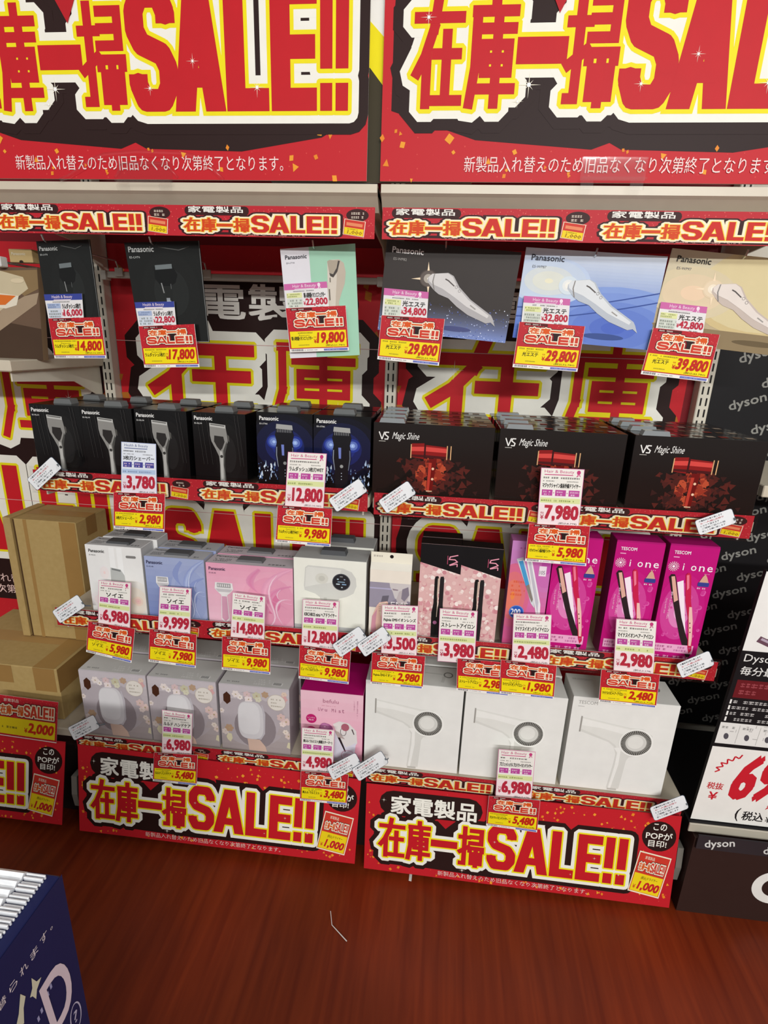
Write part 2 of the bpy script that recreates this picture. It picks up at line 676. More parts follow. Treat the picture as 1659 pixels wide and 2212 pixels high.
def mini_card(S, cx, cy, w, h, rot, layer, text=True):
    """the small tilted price card printed on every sale print"""
    T = Sheet()
    T.rect(0, 0, w, h, 'f4ead0', 0)
    T.rect(w * .03, h * .03, w * .94, h * .94, 'cf3a2c', 1)
    T.rect(w * .05, h * .04, w * .9, h * .44, 'f2d41c', 2)
    if text:
        T.text('家電製品', w * .22, h * .84, w * .3, h * .08, 'f4ead0', 3, res=1)
        title_put(T, w * .1, h * .56, w * .8, h * .23, (0, .1, .15), (None, 'f6eed8', '40201a', 'cf3a2c', 'd85a20'), 3)
        T.text('(税込)ドライヤー', w * .28, h * .34, w * .52, h * .09, '3a2a10', 3, res=1)
        T.text('1,000', w * .24, h * .08, w * .64, h * .22, 'c8202a', 4, bold=.05, shear=.15)
        T.text('¥', w * .1, h * .1, w * .09, h * .1, 'c8202a', 4)
    else:
        T.rect(w * .12, h * .6, w * .76, h * .2, 'e88a60', 3)
        T.greek(w * .2, h * .36, w * .6, h * .08, '6a5a20', 3, 3)
        T.text('1,000', w * .2, h * .08, w * .68, h * .24, 'a87a10', 4, bold=.04, shear=.15, res=1)
    c, s = math.cos(rot), math.sin(rot)
    S.put(T, cx - w / 2 * c + h / 2 * s, cy - w / 2 * s - h / 2 * c, 1, 1, rot, layer)


def strip_art(w, h):
    """a shelf-edge sale strip with its design printed twice"""
    S = Sheet()
    S.rect(0, 0, w, h, 'red_glitter', 0)
    P = w / 2
    for i in range(2):
        x = i * P
        S.rrect(x + P * .045, h * .68, P * .33, h * .29, h * .14, '3a1a1a', 1)
        S.text('家電製品', x + P * .065, h * .765, P * .28, h * .2, 'f2eee6', 6, bold=.035)
        title_put(S, x + P * .035, h * .14, P * .78, h * .55, (.03, .115, .2), ('f8d850', 'f8eccc', '38181a', 'cc2c24', 'd6481c'), 2)
        S.poly([(x + P * .2, h * .14), (x + P * .32, h * .14), (x + P * .32, h * .06), (x + P * .2, h * .06)], '38181a', 1)
        S.ell(x + P * .915, h * .74, P * .055, h * .2, '3a1a1a', 1)
        S.greek(x + P * .885, h * .62, P * .06, h * .24, 'd8c8b8', 2, i, rows=2)
        mini_card(S, x + P * .90, h * .34, P * .105, h * .5, -0.12, 2, text=False)
        S.greek(x + P * .3, h * .035, P * .38, h * .06, 'f0b0a8', 2, 5 + i)
    return S


def banner_art(w, h, seed=1):
    """the big landscape SALE banner along the floor"""
    S = Sheet()
    S.rect(0, 0, w, h, 'red_banner', 0)
    confetti(S, w * .02, h * .02, w * .96, h * .14, 46, h * .018, 1, seed)
    confetti(S, w * .5, h * .76, w * .38, h * .22, 34, h * .018, 1, seed + 3)
    confetti(S, w * .01, h * .1, w * .03, h * .8, 14, h * .018, 1, seed + 5)
    confetti(S, w * .88, h * .04, w * .11, h * .9, 16, h * .018, 1, seed + 7)
    S.poly([(w * .03, h * .16), (w * .2, h * .1), (w * .42, h * .085), (w * .6, h * .1), (w * .85, h * .16), (w * .87, h * .5), (w * .8, h * .66), (w * .1, h * .66), (w * .03, h * .45)], BLK, 2)
    S.rrect(w * .045, h * .67, w * .34, h * .28, h * .14, BLK, 2)
    S.text('家電製品', w * .085, h * .70, w * .28, h * .2, WHT, 7, bold=.035)
    S.poly([(w * .235, h * .68), (w * .3, h * .68), (w * .268, h * .58)], 'b81c26', 3)
    ks = [('zai', .045, .138, .175, .64), ('ko', .138, .222, .175, .64), ('ichi', .222, .31, .35, .46), ('so', .31, .4, .175, .64)]
    ls = [('S', .405, .502, .19, .70), ('A', .498, .607, .19, .70), ('L', .612, .688, .19, .70), ('E', .695, .772, .19, .70), ('!', .782, .81, .19, .70), ('!', .822, .85, .19, .70)]
    sl = [(g, w * a, w * b, h * c, h * d, h * (.048 if g != 'ichi' else .08)) for g, a, b, c, d in ks] + [(g, w * a, w * b, h * c, h * d, h * .095) for g, a, b, c, d in ls]
    title(S, sl, (h * .016, h * .05, h * .095), 3, (YEL, WHT, BLK, RED, RED))
    S.ell(w * .94, h * .765, w * .052, w * .052, BLK, 2)
    S.text('この', w * .92, h * .83, w * .04, h * .07, WHT, 3, bold=.02)
    S.text('POPが', w * .9, h * .735, w * .08, h * .075, WHT, 3, bold=.02)
    S.text('目印!', w * .91, h * .65, w * .055, h * .07, WHT, 3, bold=.02)
    mini_card(S, w * .925, h * .345, w * .1, h * .46, -0.16, 8)
    S.text(NOTE, w * .25, h * .035, w * .49, h * .055, 'f2c8c0', 7, res=1)
    for a, b, r in ((.06, .84, .03), (.33, .13, .035), (.6, .6, .04), (.43, .5, .02), (.75, .45, .02), (.2, .35, .015), (.83, .3, .02), (.68, .24, .015)):
        star(S, w * a, h * b, h * r, 9)
    return S


# ------------------------------------------------------------------ setting
def setting():
    m = MB()
    m.add([(-5, -7, 0), (5, -7, 0), (5, 0.3, 0), (-5, 0.3, 0)], [(0, 1, 2, 3)], 'wood_floor')
    structure(m.build('floor', org=(0, 0, 0)))
    m = MB()
    m.box(-5, 5, 0.12, 0.2, 0, 3.2, 'cfc8ba')
    structure(m.build('wall_back'))


setting()


# ------------------------------------------------------------------ gondola shelving
BEIGE = 'cfc4b0:m'
FRX = (-0.9, 0.0, 0.9)


def gondola():
    g = empty('gondola_frame', (0, 0.03, 0), 'beige steel gondola frame with slotted uprights behind the shelves', 'shelving frame')
    for x in FRX:
        m = MB()
        m.box(x - .0175, x + .0175, -.012, .045, 0, 2.5, 'd9d2c2:m', .002)
        z = .1
        while z < 2.2:
            for s in (-1, 1):
                m.box(x + s * .0075 - .0022, x + s * .0075 + .0022, -.0126, -.008, z, z + .022, '1c1816')
            z += .032
        m.build('upright', g)
    for x0, x1, c in ((-1.8, -.9, '7c1a22'), (-.9, 0, '7c1a22'), (0, .9, '7c1a22')):
        m = MB()
        m.box(x0 + .018, x1 - .018, .026, .04, .30, 2.5, c)
        m.build('back_panel', g)
    m = MB()
    m.box(-1.8, .9, -.36, .03, 0, .27, '2a201e')
    m.build('plinth', g)


gondola()


def bracket(m, x, z, depth):
    m.prism([(-.012, z - .012), (-.012, z - .11), (-depth * .35, z - .05), (-depth + .02, z - .035), (-depth + .02, z - .012)], 0, x - .002, x + .002, 'd9d2c2:m')


def shelf(x0, x1, z, depth, label, rail_z, rail_h=.062, kind='shelf'):
    s = empty('shelf', ((x0 + x1) / 2, -depth / 2, z - .03), label, 'shelf', 'steel gondola shelves')
    m = MB()
    m.box(x0 + .004, x1 - .004, -depth, -.014, z - .028, z, BEIGE, .003)
    m.build('shelf_board', s)
    if kind == 'shelf':
        for x in (x0 + .022, x1 - .022):
            m = MB()
            bracket(m, x, z - .018, depth)
            m.build('bracket', s)
    if rail_h:
        m = MB()
        y = -depth - .0005
        m.box(x0 + .012, x1 - .012, y - .0035, y, rail_z + .002, rail_z + rail_h - .008, 'e8e4dc')
        m.box(x0 + .004, x1 - .004, y - .0085, y - .0077, rail_z - .004, rail_z + rail_h + .004, 'clear_plastic')
        m.box(x0 + .004, x1 - .004, y - .0085, y - .0035, rail_z - .006, rail_z - .004, 'clear_plastic')
        m.build('price_rail', s)
    return s


S2, S3, S4 = 1.157, .757, .338
shelf(-.9, 0, S2, .40, 'beige shelf carrying the black and blue shaver boxes', 1.121)
shelf(0, .9, S2, .40, 'beige shelf carrying the dark hair dryer boxes', 1.116)
shelf(-.9, 0, S3, .40, 'beige shelf carrying the white, blue and pink epilator boxes', .723)
shelf(0, .9, S3 + .008, .40, 'beige shelf carrying the straightening iron boxes', .731)
shelf(-.9, 0, S4, .40, 'beige bottom deck carrying the hand massager boxes', .302, .05, 'deck')
shelf(0, .9, S4, .40, 'beige bottom deck carrying the white hair dryer boxes', .292, .056, 'deck')
shelf(-1.8, -.9, .36, .40, 'beige bottom deck under the brown cardboard boxes', .31, 0, 'deck')
shelf(-1.8, -.905, 1.45, .40, 'beige bracketed shelf at the left, beside the black shaver card', 1.42, 0)


def top_shelf(x0, x1, label):
    s = empty('shelf', ((x0 + x1) / 2, -.2, 1.8), label, 'shelf', 'steel gondola shelves')
    m = MB()
    m.box(x0 + .004, x1 - .004, -.40, -.014, 1.815, 1.838, BEIGE, .003)
    m.prism([(-.41, 1.838), (-.41, 1.822), (-.402, 1.817), (-.37, 1.792), (-.30, 1.79), (-.30, 1.816), (-.40, 1.838)], 0, x0 + .004, x1 - .004, BEIGE)
    m.build('shelf_board', s)
    for x in (x0 + .022, x1 - .022):
        m = MB()
        bracket(m, x, 1.81, .36)
        m.build('bracket', s)
    m = MB()
    m.box(x0 + .012, x1 - .012, -.4035, -.400, 1.741, 1.792, 'e8e4dc')
    m.build('price_rail', s)


top_shelf(-.9, 0, 'beige top shelf under the left big SALE sign')
top_shelf(0, .9, 'beige top shelf under the right big SALE sign')


def panel(name, sh, w, h, corners, thick, back, label, cat, group=None, parent=None):
    """a flat print on a thin sheet, its corners given as points (tl, tr, br, bl)"""
    m = MB()
    m.slab(*corners, thick, back)
    m.sheet_quad(sh, w, h, *corners)
    o = m.build(name)
    return tag(o, label, cat, group)


def strip(x0, x1, z0, z1, label, y=-.4045):
    w, h = x1 - x0, z1 - z0
    return panel('sale_strip', strip_art(w, h), w, h, [(x0, y, z1), (x1, y, z1), (x1, y, z0), (x0, y, z0)], .0004, 'red_glitter', label, 'sale strip', 'red sale strips on the shelf edges')


strip(-.89, -.008, 1.735, 1.796, 'red SALE strip under the left big sign, above the black shaver cards')
strip(.008, .89, 1.735, 1.796, 'red SALE strip under the right big sign, above the beauty device cards')
strip(-.89, -.008, 1.121, 1.177, 'red SALE strip on the shelf edge below the black shaver boxes')
strip(.008, .89, 1.116, 1.172, 'red SALE strip on the shelf edge below the dark hair dryer boxes')
strip(-.89, -.008, .723, .778, 'red SALE strip on the shelf edge below the epilator boxes')
strip(.008, .89, .731, .786, 'red SALE strip on the shelf edge below the straightening iron boxes')
strip(-.89, -.008, .302, .350, 'red SALE strip on the deck edge below the hand massager boxes')
strip(.008, .89, .293, .347, 'red SALE strip on the deck edge below the white hair dryer boxes')


# ------------------------------------------------------------------ signs and posters
def big_sign(x0, x1, label):
    z0, z1 = 1.842, 2.30
    w, h = x1 - x0, z1 - z0
    S = Sheet()
    S.rect(0, 0, w, h, 'red_banner', 0)
    confetti(S, 0, 0, w * .22, h * .36, 16, h * .018, 2, 11)
    confetti(S, w * .78, 0, w * .2, h * .32, 20, h * .018, 2, 13)
    confetti(S, w * .2, h * .02, w * .6, h * .12, 12, h * .014, 2, 17)
    S.poly([(w * .02, h * .27), (w * .2, h * .16), (w * .44, h * .125), (w * .475, h * .15), (w * .50, h * .125), (w * .72, h * .115), (w * .9, h * .17), (w * .985, h * .26), (w * .99, h * .5), (w * .97, h * .99), (w * .03, h * .99), (w * .02, h * .6)], BLK, 1)
    t0, t1 = 1.966 - z0, 2.182 - z0
    H = t1 - t0
    ks = [('zai', .059, .167), ('ko', .169, .272), ('ichi', .27, .37), ('so', .362, .473)]
    ls = [('S', .472, .588), ('A', .575, .69), ('L', .692, .786), ('E', .791, .89), ('!', .897, .923), ('!', .93, .957)]
    sl = [(g, w * a, w * b, t0 + (H * .01 if g != 'ichi' else H * .34), t0 + H * (.88 if g != 'ichi' else .55), H * (.085 if g != 'ichi' else .2)) for g, a, b in ks]
    sl += [(g, w * a, w * b, t0, t1, H * .185 if g != '!' else w * .027) for g, a, b in ls]
    title(S, sl, (H * .035, H * .10, H * .19), 3, (YEL, WHT, BLK, RED, RED))
    S.poly([(w * .305, 2.19 - z0), (w * .385, 2.19 - z0), (w * .347, 2.119 - z0)], 'b81c26', 12)
    S.rrect(w * .06, h * .79, w * .4, h * .19, h * .06, BLK, 9)
    S.text('家電製品', w * .09, h * .80, w * .33, h * .16, WHT, 10, bold=.035)
    S.text(NOTE, w * .18, h * .036, w * .634, h * .062, 'f8dcd8', 8, res=2)
    for a, b, r in ((.30, .36, .05), (.28, .3, .025), (.38, .7, .03), (.09, .6, .035), (.52, .36, .03), (.62, .46, .03), (.76, .36, .04), (.14, .8, .025), (.46, .74, .02), (.93, .88, .03), (.71, .72, .025)):
        star(S, w * a, h * b, h * r, 9)
    m = MB()
    y = -.415
    c = [(x0, y, z1), (x1, y, z1), (x1, y, z0), (x0, y, z0)]
    m.slab(*c, .004, 'd8d4cc')
    m.sheet_quad(S, w, h, *c)
    o = tag(m.build('sale_sign'), label, 'sign', 'big red SALE signs')
    return o


ls_ = big_sign(-.972, -.026, 'big red SALE sign standing on the top shelf, left one')
big_sign(.002, .948, 'big red SALE sign standing on the top shelf, right one')


def sleeve_crease(parent):
    """the clear sleeve of the left sign bulging around its clip"""
    m = MB()
    for path, r in ((((130, 388), (150, 381), (180, 362), (205, 345), (228, 337), (300, 331), (395, 334), (430, 343), (450, 356), (468, 374), (482, 388)), .007), (((248, 383), (258, 371), (262, 357), (300, 354), (360, 355), (372, 370), (384, 384)), .004)):
        pts = [at(px, py, Y=-.4175) for px, py in path]
        m.tube([tuple(p) for p in pts], [r * (.4 + .6 * math.sin(math.pi * (i + .5) / len(pts))) for i in range(len(pts))], 'film', n=12)
    o = m.build('sleeve_crease', org=(0, 0, 0), smooth=True)
    o.parent = parent
    o.location = -parent.location


def sign_clip(px, py, label):
    p = at(px, py, Y=-.42)
    m = MB()
    x, z = p[0], p[2]
    m.box(x - .062, x + .062, -.4235, -.4215, z - .004, z + .036, 'clear_plastic')
    m.box(x - .062, x + .062, -.438, -.4235, z - .004, z - .001, 'clear_plastic')
    m.box(x - .062, x + .062, -.427, -.4235, z + .033, z + .036, 'clear_plastic')
    m.prism([(-.4235, z - .004), (-.436, z - .012), (-.430, z - .022), (-.4235, z - .02)], 0, x - .06, x - .035, 'clear_plastic')
    m.prism([(-.4235, z - .004), (-.436, z - .012), (-.430, z - .022), (-.4235, z - .02)], 0, x + .035, x + .06, 'clear_plastic')
    tag(m.build('sign_clip'), label, 'sign clip', 'clear sign clips')


sleeve_crease(ls_)
sign_clip(315, 391, 'clear plastic clip holding the left big SALE sign')
sign_clip(1322, 386, 'clear plastic clip holding the right big SALE sign')


def floor_banner(px, x_only, label, seed):
    tl, tr, br, bl = px
    c = [at(*tl, Y=-.4165), at(*tr, Y=-.4165), at(*br, Y=-.452), at(*bl, Y=-.452)]
    w, h = .885, .285
    return panel('sale_banner', banner_art(w, h, seed), w, h, c, .002, 'b82430', label, 'banner', 'red SALE banners along the floor')


floor_banner(((168, 1608), (780, 1684), (766, 1866), (172, 1794)), None, 'red SALE banner along the floor below the hand massager boxes', 1)
floor_banner(((792, 1692), (1473, 1764), (1445, 1961), (786, 1875)), None, 'red SALE banner along the floor below the white hair dryer boxes', 2)
c = [(-1.80, -.4165, .325), (-.918, -.4165, .325), (-.948, -.452, .035), (-1.80, -.452, .035)]
panel('sale_banner', banner_art(.885, .285, 3), .885, .285, c, .002, 'b82430', 'red SALE banner along the floor at the far left, below the brown boxes', 'banner', 'red SALE banners along the floor')


def back_poster(x0, x1, label, k, rows=((1.27, 1.545), (.99, 1.22), (.70, .955)), foot=.6):
    z0, z1 = .40, 1.78
    w, h = x1 - x0, z1 - z0
    S = Sheet()
    S.rect(0, 0, w, h, 'red_banner', 0)
    confetti(S, 0, h * .05, w * .09, h * .9, 22, .018, 1, 21, ('c87a28', 'b06a24'))
    confetti(S, w * .91, h * .05, w * .09, h * .9, 22, .018, 1, 23, ('c87a28', 'b06a24'))
    Z = lambda z: z - z0
    S.poly([(w * .06, Z(1.30)), (w * .1, Z(1.57)), (w * .2, Z(1.63)), (w * .8, Z(1.63)), (w * .92, Z(1.55)), (w * .95, Z(1.30)), (w * .97, Z(.9)), (w * .93, Z(.55)), (w * .07, Z(.55)), (w * .03, Z(.9))], BLK, 2)
    S.rrect(w * .1, Z(1.565), w * .8, .12, .055, BLK, 2)
    S.text('家電製品', w * .13, Z(1.575), w * .74, .10, 'ece8e0', 3, bold=.03)
    r1, r2, r3 = rows
    sl = [('zai', k[0] - x0, k[1] - x0, Z(r1[0]), Z(r1[1]), .038), ('ko', k[2] - x0, k[3] - x0, Z(r1[0]), Z(r1[1]), .0255)]
    if r2:
        sl += [('ichi', w * .12, w * .5, Z(r2[0] + .1), Z(r2[0] + .16), .05), ('so', w * .53, w * .9, Z(r2[0]), Z(r2[1]), .03)]
    q = [('S', .1, .28), ('A', .27, .48), ('L', .5, .63), ('E', .65, .79), ('!', .81, .865), ('!', .88, .935)]
    sl += [(g, w * a, w * b, Z(r3[0]), Z(r3[1]), .056 if g != '!' else .045) for g, a, b in q]
    title(S, sl, (.0085, .036, .072), 3, ('f0e01a', 'f4f1e6', BLK, 'cc202a', 'cc202a'))
    S.text(NOTE[:12], w * .2, Z(foot), w * .6, .035, 'ecc8c0', 8, res=1)
    S.text(NOTE[12:], w * .2, Z(foot - .045), w * .6, .035, 'ecc8c0', 8, res=1)
    for z in (1.50, .945):
        S.rect(0, Z(z), w, .0018, 'd8b0ac', 11)
    for a, z, r in ((.48, 1.30, .045), (.83, 1.31, .03), (.2, 1.45, .03), (.6, 1.5, .02)):
        star(S, w * a, Z(z), r, 9)
    y = .0235
    panel('sale_poster', S, w, h, [(x0, y, z1), (x1, y, z1), (x1, y, z0), (x0, y, z0)], .001, 'a01c24', label, 'poster', 'red SALE posters on the back panels')


back_poster(-.88, -.02, 'red SALE poster on the back panel behind the shaver boxes', (-.789, -.421, -.386, -.102))
back_poster(.02, .86, 'red SALE poster on the back panel behind the dark hair dryer boxes', (.104, .465, .512, .775))
back_poster(-1.79, -.92, 'red SALE poster on the back panel at the far left, behind the brown boxes', (-1.70, -1.36, -1.33, -1.0), ((1.17, 1.45), None, (.75, 1.07)), .62)


def upper_poster():
    S = Sheet()
    w, h = .42, .5
    x0, z0, y = -.23, 1.842, -.4035
    S.rect(0, 0, w, h, 'f0ede6', 0)
    L = lambda x, z: (x - x0, z - z0)
    S.poly([L(x0, 2.17), L(-.025, 2.042), L(.002, 2.012), L(.19, 1.842), (0, 0)], '3c3420', 1)
    S.poly([L(x0, 2.30), L(-.022, 2.114), L(.006, 2.088), L(.19, 1.93), L(.19, 1.842), L(.002, 2.012), L(-.025, 2.042), L(x0, 2.17)], 'f0e010', 2)
    S.text('う', .20, .31, .03, .025, 'a0305a', 3)
    panel('poster', S, w, h, [(x0, y, z0 + h), (x0 + w, y, z0 + h), (x0 + w, y, z0), (x0, y, z0)], .002, 'd8d4cc', 'white and yellow poster glimpsed in the gap between the big SALE signs', 'poster')
    m = MB()
    p = at(787, 264, Y=-.40)
    q = at(806, 345, Y=-.40)
    m.box(p[0] - .2, q[0], -.4005, -.30, 1.8385, p[2], '6c6870', .006)
    tag(m.build('storage_case'), 'grey storage case on the top shelf behind the left big sign', 'case')


upper_poster()


# ------------------------------------------------------------------ printed product art
def glow(S, cx, cy, rx, ry, c0, c1, layer, n=7, rot=0.0):
    """concentric tones of a printed picture, c1 at the rim to c0 in the middle"""
    a, b = [tuple(int(c[i:i + 2], 16) for i in (0, 2, 4)) for c in (c0[:6], c1[:6])]
    suf = c0[6:]
    for k in range(n):
        t = k / (n - 1.0)
        c = '%02x%02x%02x' % tuple(int(round(b[i] + (a[i] - b[i]) * t)) for i in range(3))
        f = 1 - k / float(n)
        S.ell(cx, cy, rx * f, ry * f, c + suf, layer + k * .12, rot, n=28)


def vgrad(S, x, y, w, h, c0, c1, layer, n=10):
    a, b = [tuple(int(c[i:i + 2], 16) for i in (0, 2, 4)) for c in (c0[:6], c1[:6])]
    suf = c0[6:]
    for k in range(n):
        t = k / (n - 1.0)
        c = '%02x%02x%02x' % tuple(int(round(a[i] + (b[i] - a[i]) * t)) for i in range(3))
        S.rect(x, y + h * k / n, w, h / n * 1.001, c + suf, layer)


def clip(S, w, h):
    """trim a picture to the face it is printed on"""
    out = []
    for pts, f, col, l in S.p:
        if f is None and any(a < 0 or a > w or b < 0 or b > h for a, b in pts):
            pts = clip_rect(pts, 0, 0, w, h)
            if len(pts) < 3:
                continue
        out.append((pts, f, col, l))
    S.p = out
    return S


def P(S, pts, w, h, col, layer):
    S.poly([(a * w, b * h) for a, b in pts], col, layer)


BK = '0d0c0d:g'


def brand(S, w, h, x, y, ww, col, sub=None, hh=None):
    S.text('Panasonic', x * w, y * h, ww * w, (hh or ww * w / h * .2) * h, col, 5, bold=.03)
    if sub:
        S.text(sub, x * w, (y - (hh or ww * w / h * .2) * 1.1) * h, ww * w * .42, ww * w * .075, col, 5, res=1)


def art_shaver(w, h):
    S = Sheet()
    glow(S, w * .66, h * .45, w * .3, h * .5, '2c2a29:g', '0f0e0f:g', 1, 6)
    P(S, [(.33, .84), (.63, .82), (.65, .72), (.66, .62), (.6, .52), (.57, .44), (.56, .3), (.6, .02), (.48, .02), (.49, .3), (.48, .42), (.42, .52), (.35, .62), (.33, .7)], w, h, '8d8b87', 2)
    P(S, [(.33, .865), (.63, .845), (.63, .80), (.33, .82)], w, h, 'bdbcb8', 3)
    P(S, [(.35, .855), (.61, .838), (.61, .825), (.35, .842)], w, h, '5d5b59', 4)
    P(S, [(.41, .70), (.58, .69), (.6, .62), (.55, .53), (.51, .5), (.45, .55), (.40, .62)], w, h, '2e2b2a', 3)
    P(S, [(.5, .49), (.54, .49), (.56, .40), (.545, .1), (.50, .1), (.5, .38)], w, h, 'b9b7b2', 3)
    P(S, [(.565, .5), (.64, .63), (.645, .58), (.6, .46), (.585, .3), (.6, .04), (.575, .04)], w, h, '4b4a47', 3)
    S.ell(w * .53, h * .42, w * .028, w * .028, '3a3836', 4, n=12)
    P(S, [(.66, .72), (.69, .7), (.69, .62), (.66, .64)], w, h, '55534f', 3)
    brand(S, w, h, .05, .90, .34, 'f0efec', 'ES-RL34')
    for a in (.1, .17, .27, .8, .86):  # reflection streaks of the plastic wrap, painted over the print
        P(S, [(a, .98), (a + .008, .98), (a + .09, .3), (a + .085, .3)], w, h, '3b3938:g', 4)
    return clip(S, w, h)


def art_blue_shaver(w, h):
    S = Sheet()
    glow(S, w * .5, h * .58, w * .7, h * .44, '2a3a9c:g', '0d0c12:g', 1, 12)
    for sx in (-1, 1):
        glow(S, w * (.5 + sx * .19), h * .63, w * .13, h * .085, 'b8d4ff', '26368e', 3, 9)
    rnd = random.Random(5)
    for sx in (-1, 1):
        for k in range(42):
            a, r = rnd.uniform(.15, .5), rnd.uniform(.04, .5)
            x, y = .5 + sx * a, .08 + r * (.35 + .75 * a)
            q = rnd.uniform(.006, .028)
            t = rnd.uniform(0, 3)
            P(S, [(x, y), (x + q, y + q * t), (x + q * 1.4, y - q * .4), (x + q * .4, y - q * .8)], w, h, rnd.choice(('a9bdd8', '6d86b0', 'dce8f4', '48608e')), 4)
    P(S, [(.36, .80), (.64, .80), (.67, .72), (.64, .63), (.66, .56), (.67, .46), (.62, .3), (.61, .02), (.39, .02), (.38, .3), (.33, .46), (.34, .56), (.36, .63), (.33, .72)], w, h, '17171c:g', 5)
    P(S, [(.36, .86), (.64, .85), (.65, .79), (.35, .80)], w, h, 'a4a4a2', 6)
    for k in range(9):
        S.rect(w * (.37 + k * .03), h * .755, w * .012, h * .04, '7f8084', 6)
    P(S, [(.35, .565), (.345, .46), (.375, .31), (.385, .31), (.36, .46), (.365, .57)], w, h, '8f97a8', 6)
    P(S, [(.65, .565), (.655, .46), (.625, .31), (.615, .31), (.64, .46), (.635, .57)], w, h, '6f7788', 6)
    P(S, [(.44, .60), (.49, .6), (.49, .46), (.45, .46)], w, h, '7482c8:g', 6)
    S.ell(w * .5, h * .36, w * .03, w * .03, '9a9a98', 6, n=14)
    for y in (.27, .23, .19):
        S.ell(w * .5, h * y, w * .008, w * .008, 'd8e0f0', 6, n=8)
    brand(S, w, h, .06, .90, .34, 'f0efec', 'ES-ST8S')
    return clip(S, w, h)


def art_magic(w, h):
    S = Sheet()
    rnd = random.Random(9)
    for k in range(210):
        x, y = rnd.gauss(.5, .125), rnd.uniform(.1, .54)
        d = abs(x - .5) * 2.2 + abs(y - .36) * 1.0
        q = rnd.uniform(.018, .05)
        a = rnd.uniform(0, 6.28)
        c = rnd.choice(('7c2418', '97301c', '5a1812', '3d1410', 'b84a2c')) if d < .32 else rnd.choice(('4a1812', '561c14', '34130f'))
        P(S, [(x + q * math.cos(a + i * 2.1), y + q * 1.5 * math.sin(a + i * 2.1)) for i in range(3)], w, h, c, 1 + (k % 7) * .1)
    P(S, [(.325, .745), (.43, .755), (.44, .735), (.615, .715), (.62, .555), (.44, .565), (.43, .545), (.325, .565)], w, h, '8d1a1a:g', 3)
    P(S, [(.325, .70), (.44, .71), (.615, .695), (.617, .64), (.44, .65), (.325, .645)], w, h, 'd64640', 4)
    P(S, [(.325, .60), (.44, .60), (.617, .59), (.62, .555), (.44, .565), (.325, .57)], w, h, '4a0c0e', 4)
    P(S, [(.43, .755), (.445, .735), (.445, .56), (.43, .545)], w, h, '3a0a0c', 4)
    for x in (.318, .617, .648):
        S.rect(w * x, h * .55, w * .008, h * .185, 'd8a878', 5)
    P(S, [(.475, .555), (.54, .555), (.535, .45), (.515, .11), (.465, .11), (.48, .45)], w, h, '6e1412:g', 3)
    P(S, [(.475, .5), (.50, .5), (.49, .12), (.468, .12)], w, h, 'b83628', 4)
    S.rect(w * .465, h * .105, w * .05, h * .014, 'd8b898', 5)
    for y in (.42, .28):
        S.ell(w * .512, h * y, w * .011, w * .011, 'f0c8a8', 5, n=10)
    S.line([(w * .05, h * .88), (w * .075, h * .78), (w * .095, h * .88)], h * .014, 'f0eeea', 5)
    S.line([(w * .13, h * .875), (w * .105, h * .875), (w * .1, h * .845), (w * .127, h * .815), (w * .122, h * .785), (w * .098, h * .785)], h * .014, 'f0eeea', 5, ext=h * .004)
    S.rect(w * .05, h * .755, w * .055, h * .006, 'd8d4cc', 5)
    S.text('Magic Shine', w * .155, h * .765, w * .22, h * .12, 'f0eeea', 5, shear=.25, rot=.01, res=2)
    return clip(S, w, h)


def swirl(S, w, h, cols, base):
    def band(p0, p1, p2, p3, t0, t1, c, L):
        up, dn = [], []
        for k in range(13):
            t = k / 12.0
            x = (1 - t) ** 3 * p0[0] + 3 * t * (1 - t) ** 2 * p1[0] + 3 * t * t * (1 - t) * p2[0] + t ** 3 * p3[0]
            y = (1 - t) ** 3 * p0[1] + 3 * t * (1 - t) ** 2 * p1[1] + 3 * t * t * (1 - t) * p2[1] + t ** 3 * p3[1]
            d = t0 + (t1 - t0) * math.sin(math.pi * t)
            up.append((x - d * .6, y + d * .5))
            dn.append((x + d * .6, y - d * .5))
        mids = [((u_[0] + d_[0]) / 2, (u_[1] + d_[1]) / 2) for u_, d_ in zip(up, dn)]
        cb = tuple(int(base[i:i + 2], 16) for i in (0, 2, 4))
        ct = tuple(int(c[i:i + 2], 16) for i in (0, 2, 4))
        for j, f in enumerate((1.5, 1.15, .85, .6, .38, .18)):
            t = (j + 1) / 6.0
            cc = '%02x%02x%02x' % tuple(int(cb[i] + (ct[i] - cb[i]) * t) for i in range(3))
            e = lambda p, m_: (m_[0] + (p[0] - m_[0]) * f, m_[1] + (p[1] - m_[1]) * f)
            for k in range(12):
                P(S, [e(up[k], mids[k]), e(up[k + 1], mids[k + 1]), e(dn[k + 1], mids[k + 1]), e(dn[k], mids[k])], w, h, cc, L + j * .15)
    band((.62, .95), (.3, .6), (.72, .55), (.99, .3), .02, .06, cols[0], 2)
    band((.98, .98), (.55, .75), (.6, .35), (.97, .03), .015, .05, cols[1], 3)
    band((.55, .1), (.8, .2), (.55, .6), (.98, .72), .01, .04, cols[0], 3)
    band((.7, .02), (.95, .25), (.55, .5), (.82, .88), .005, .022, cols[2], 4)
    band((.98, .5), (.8, .55), (.72, .3), (.92, .02), .004, .016, cols[2], 4)
    band((.86, .66), (.74, .52), (.9, .42), (.99, .44), .003, .01, cols[2], 5)


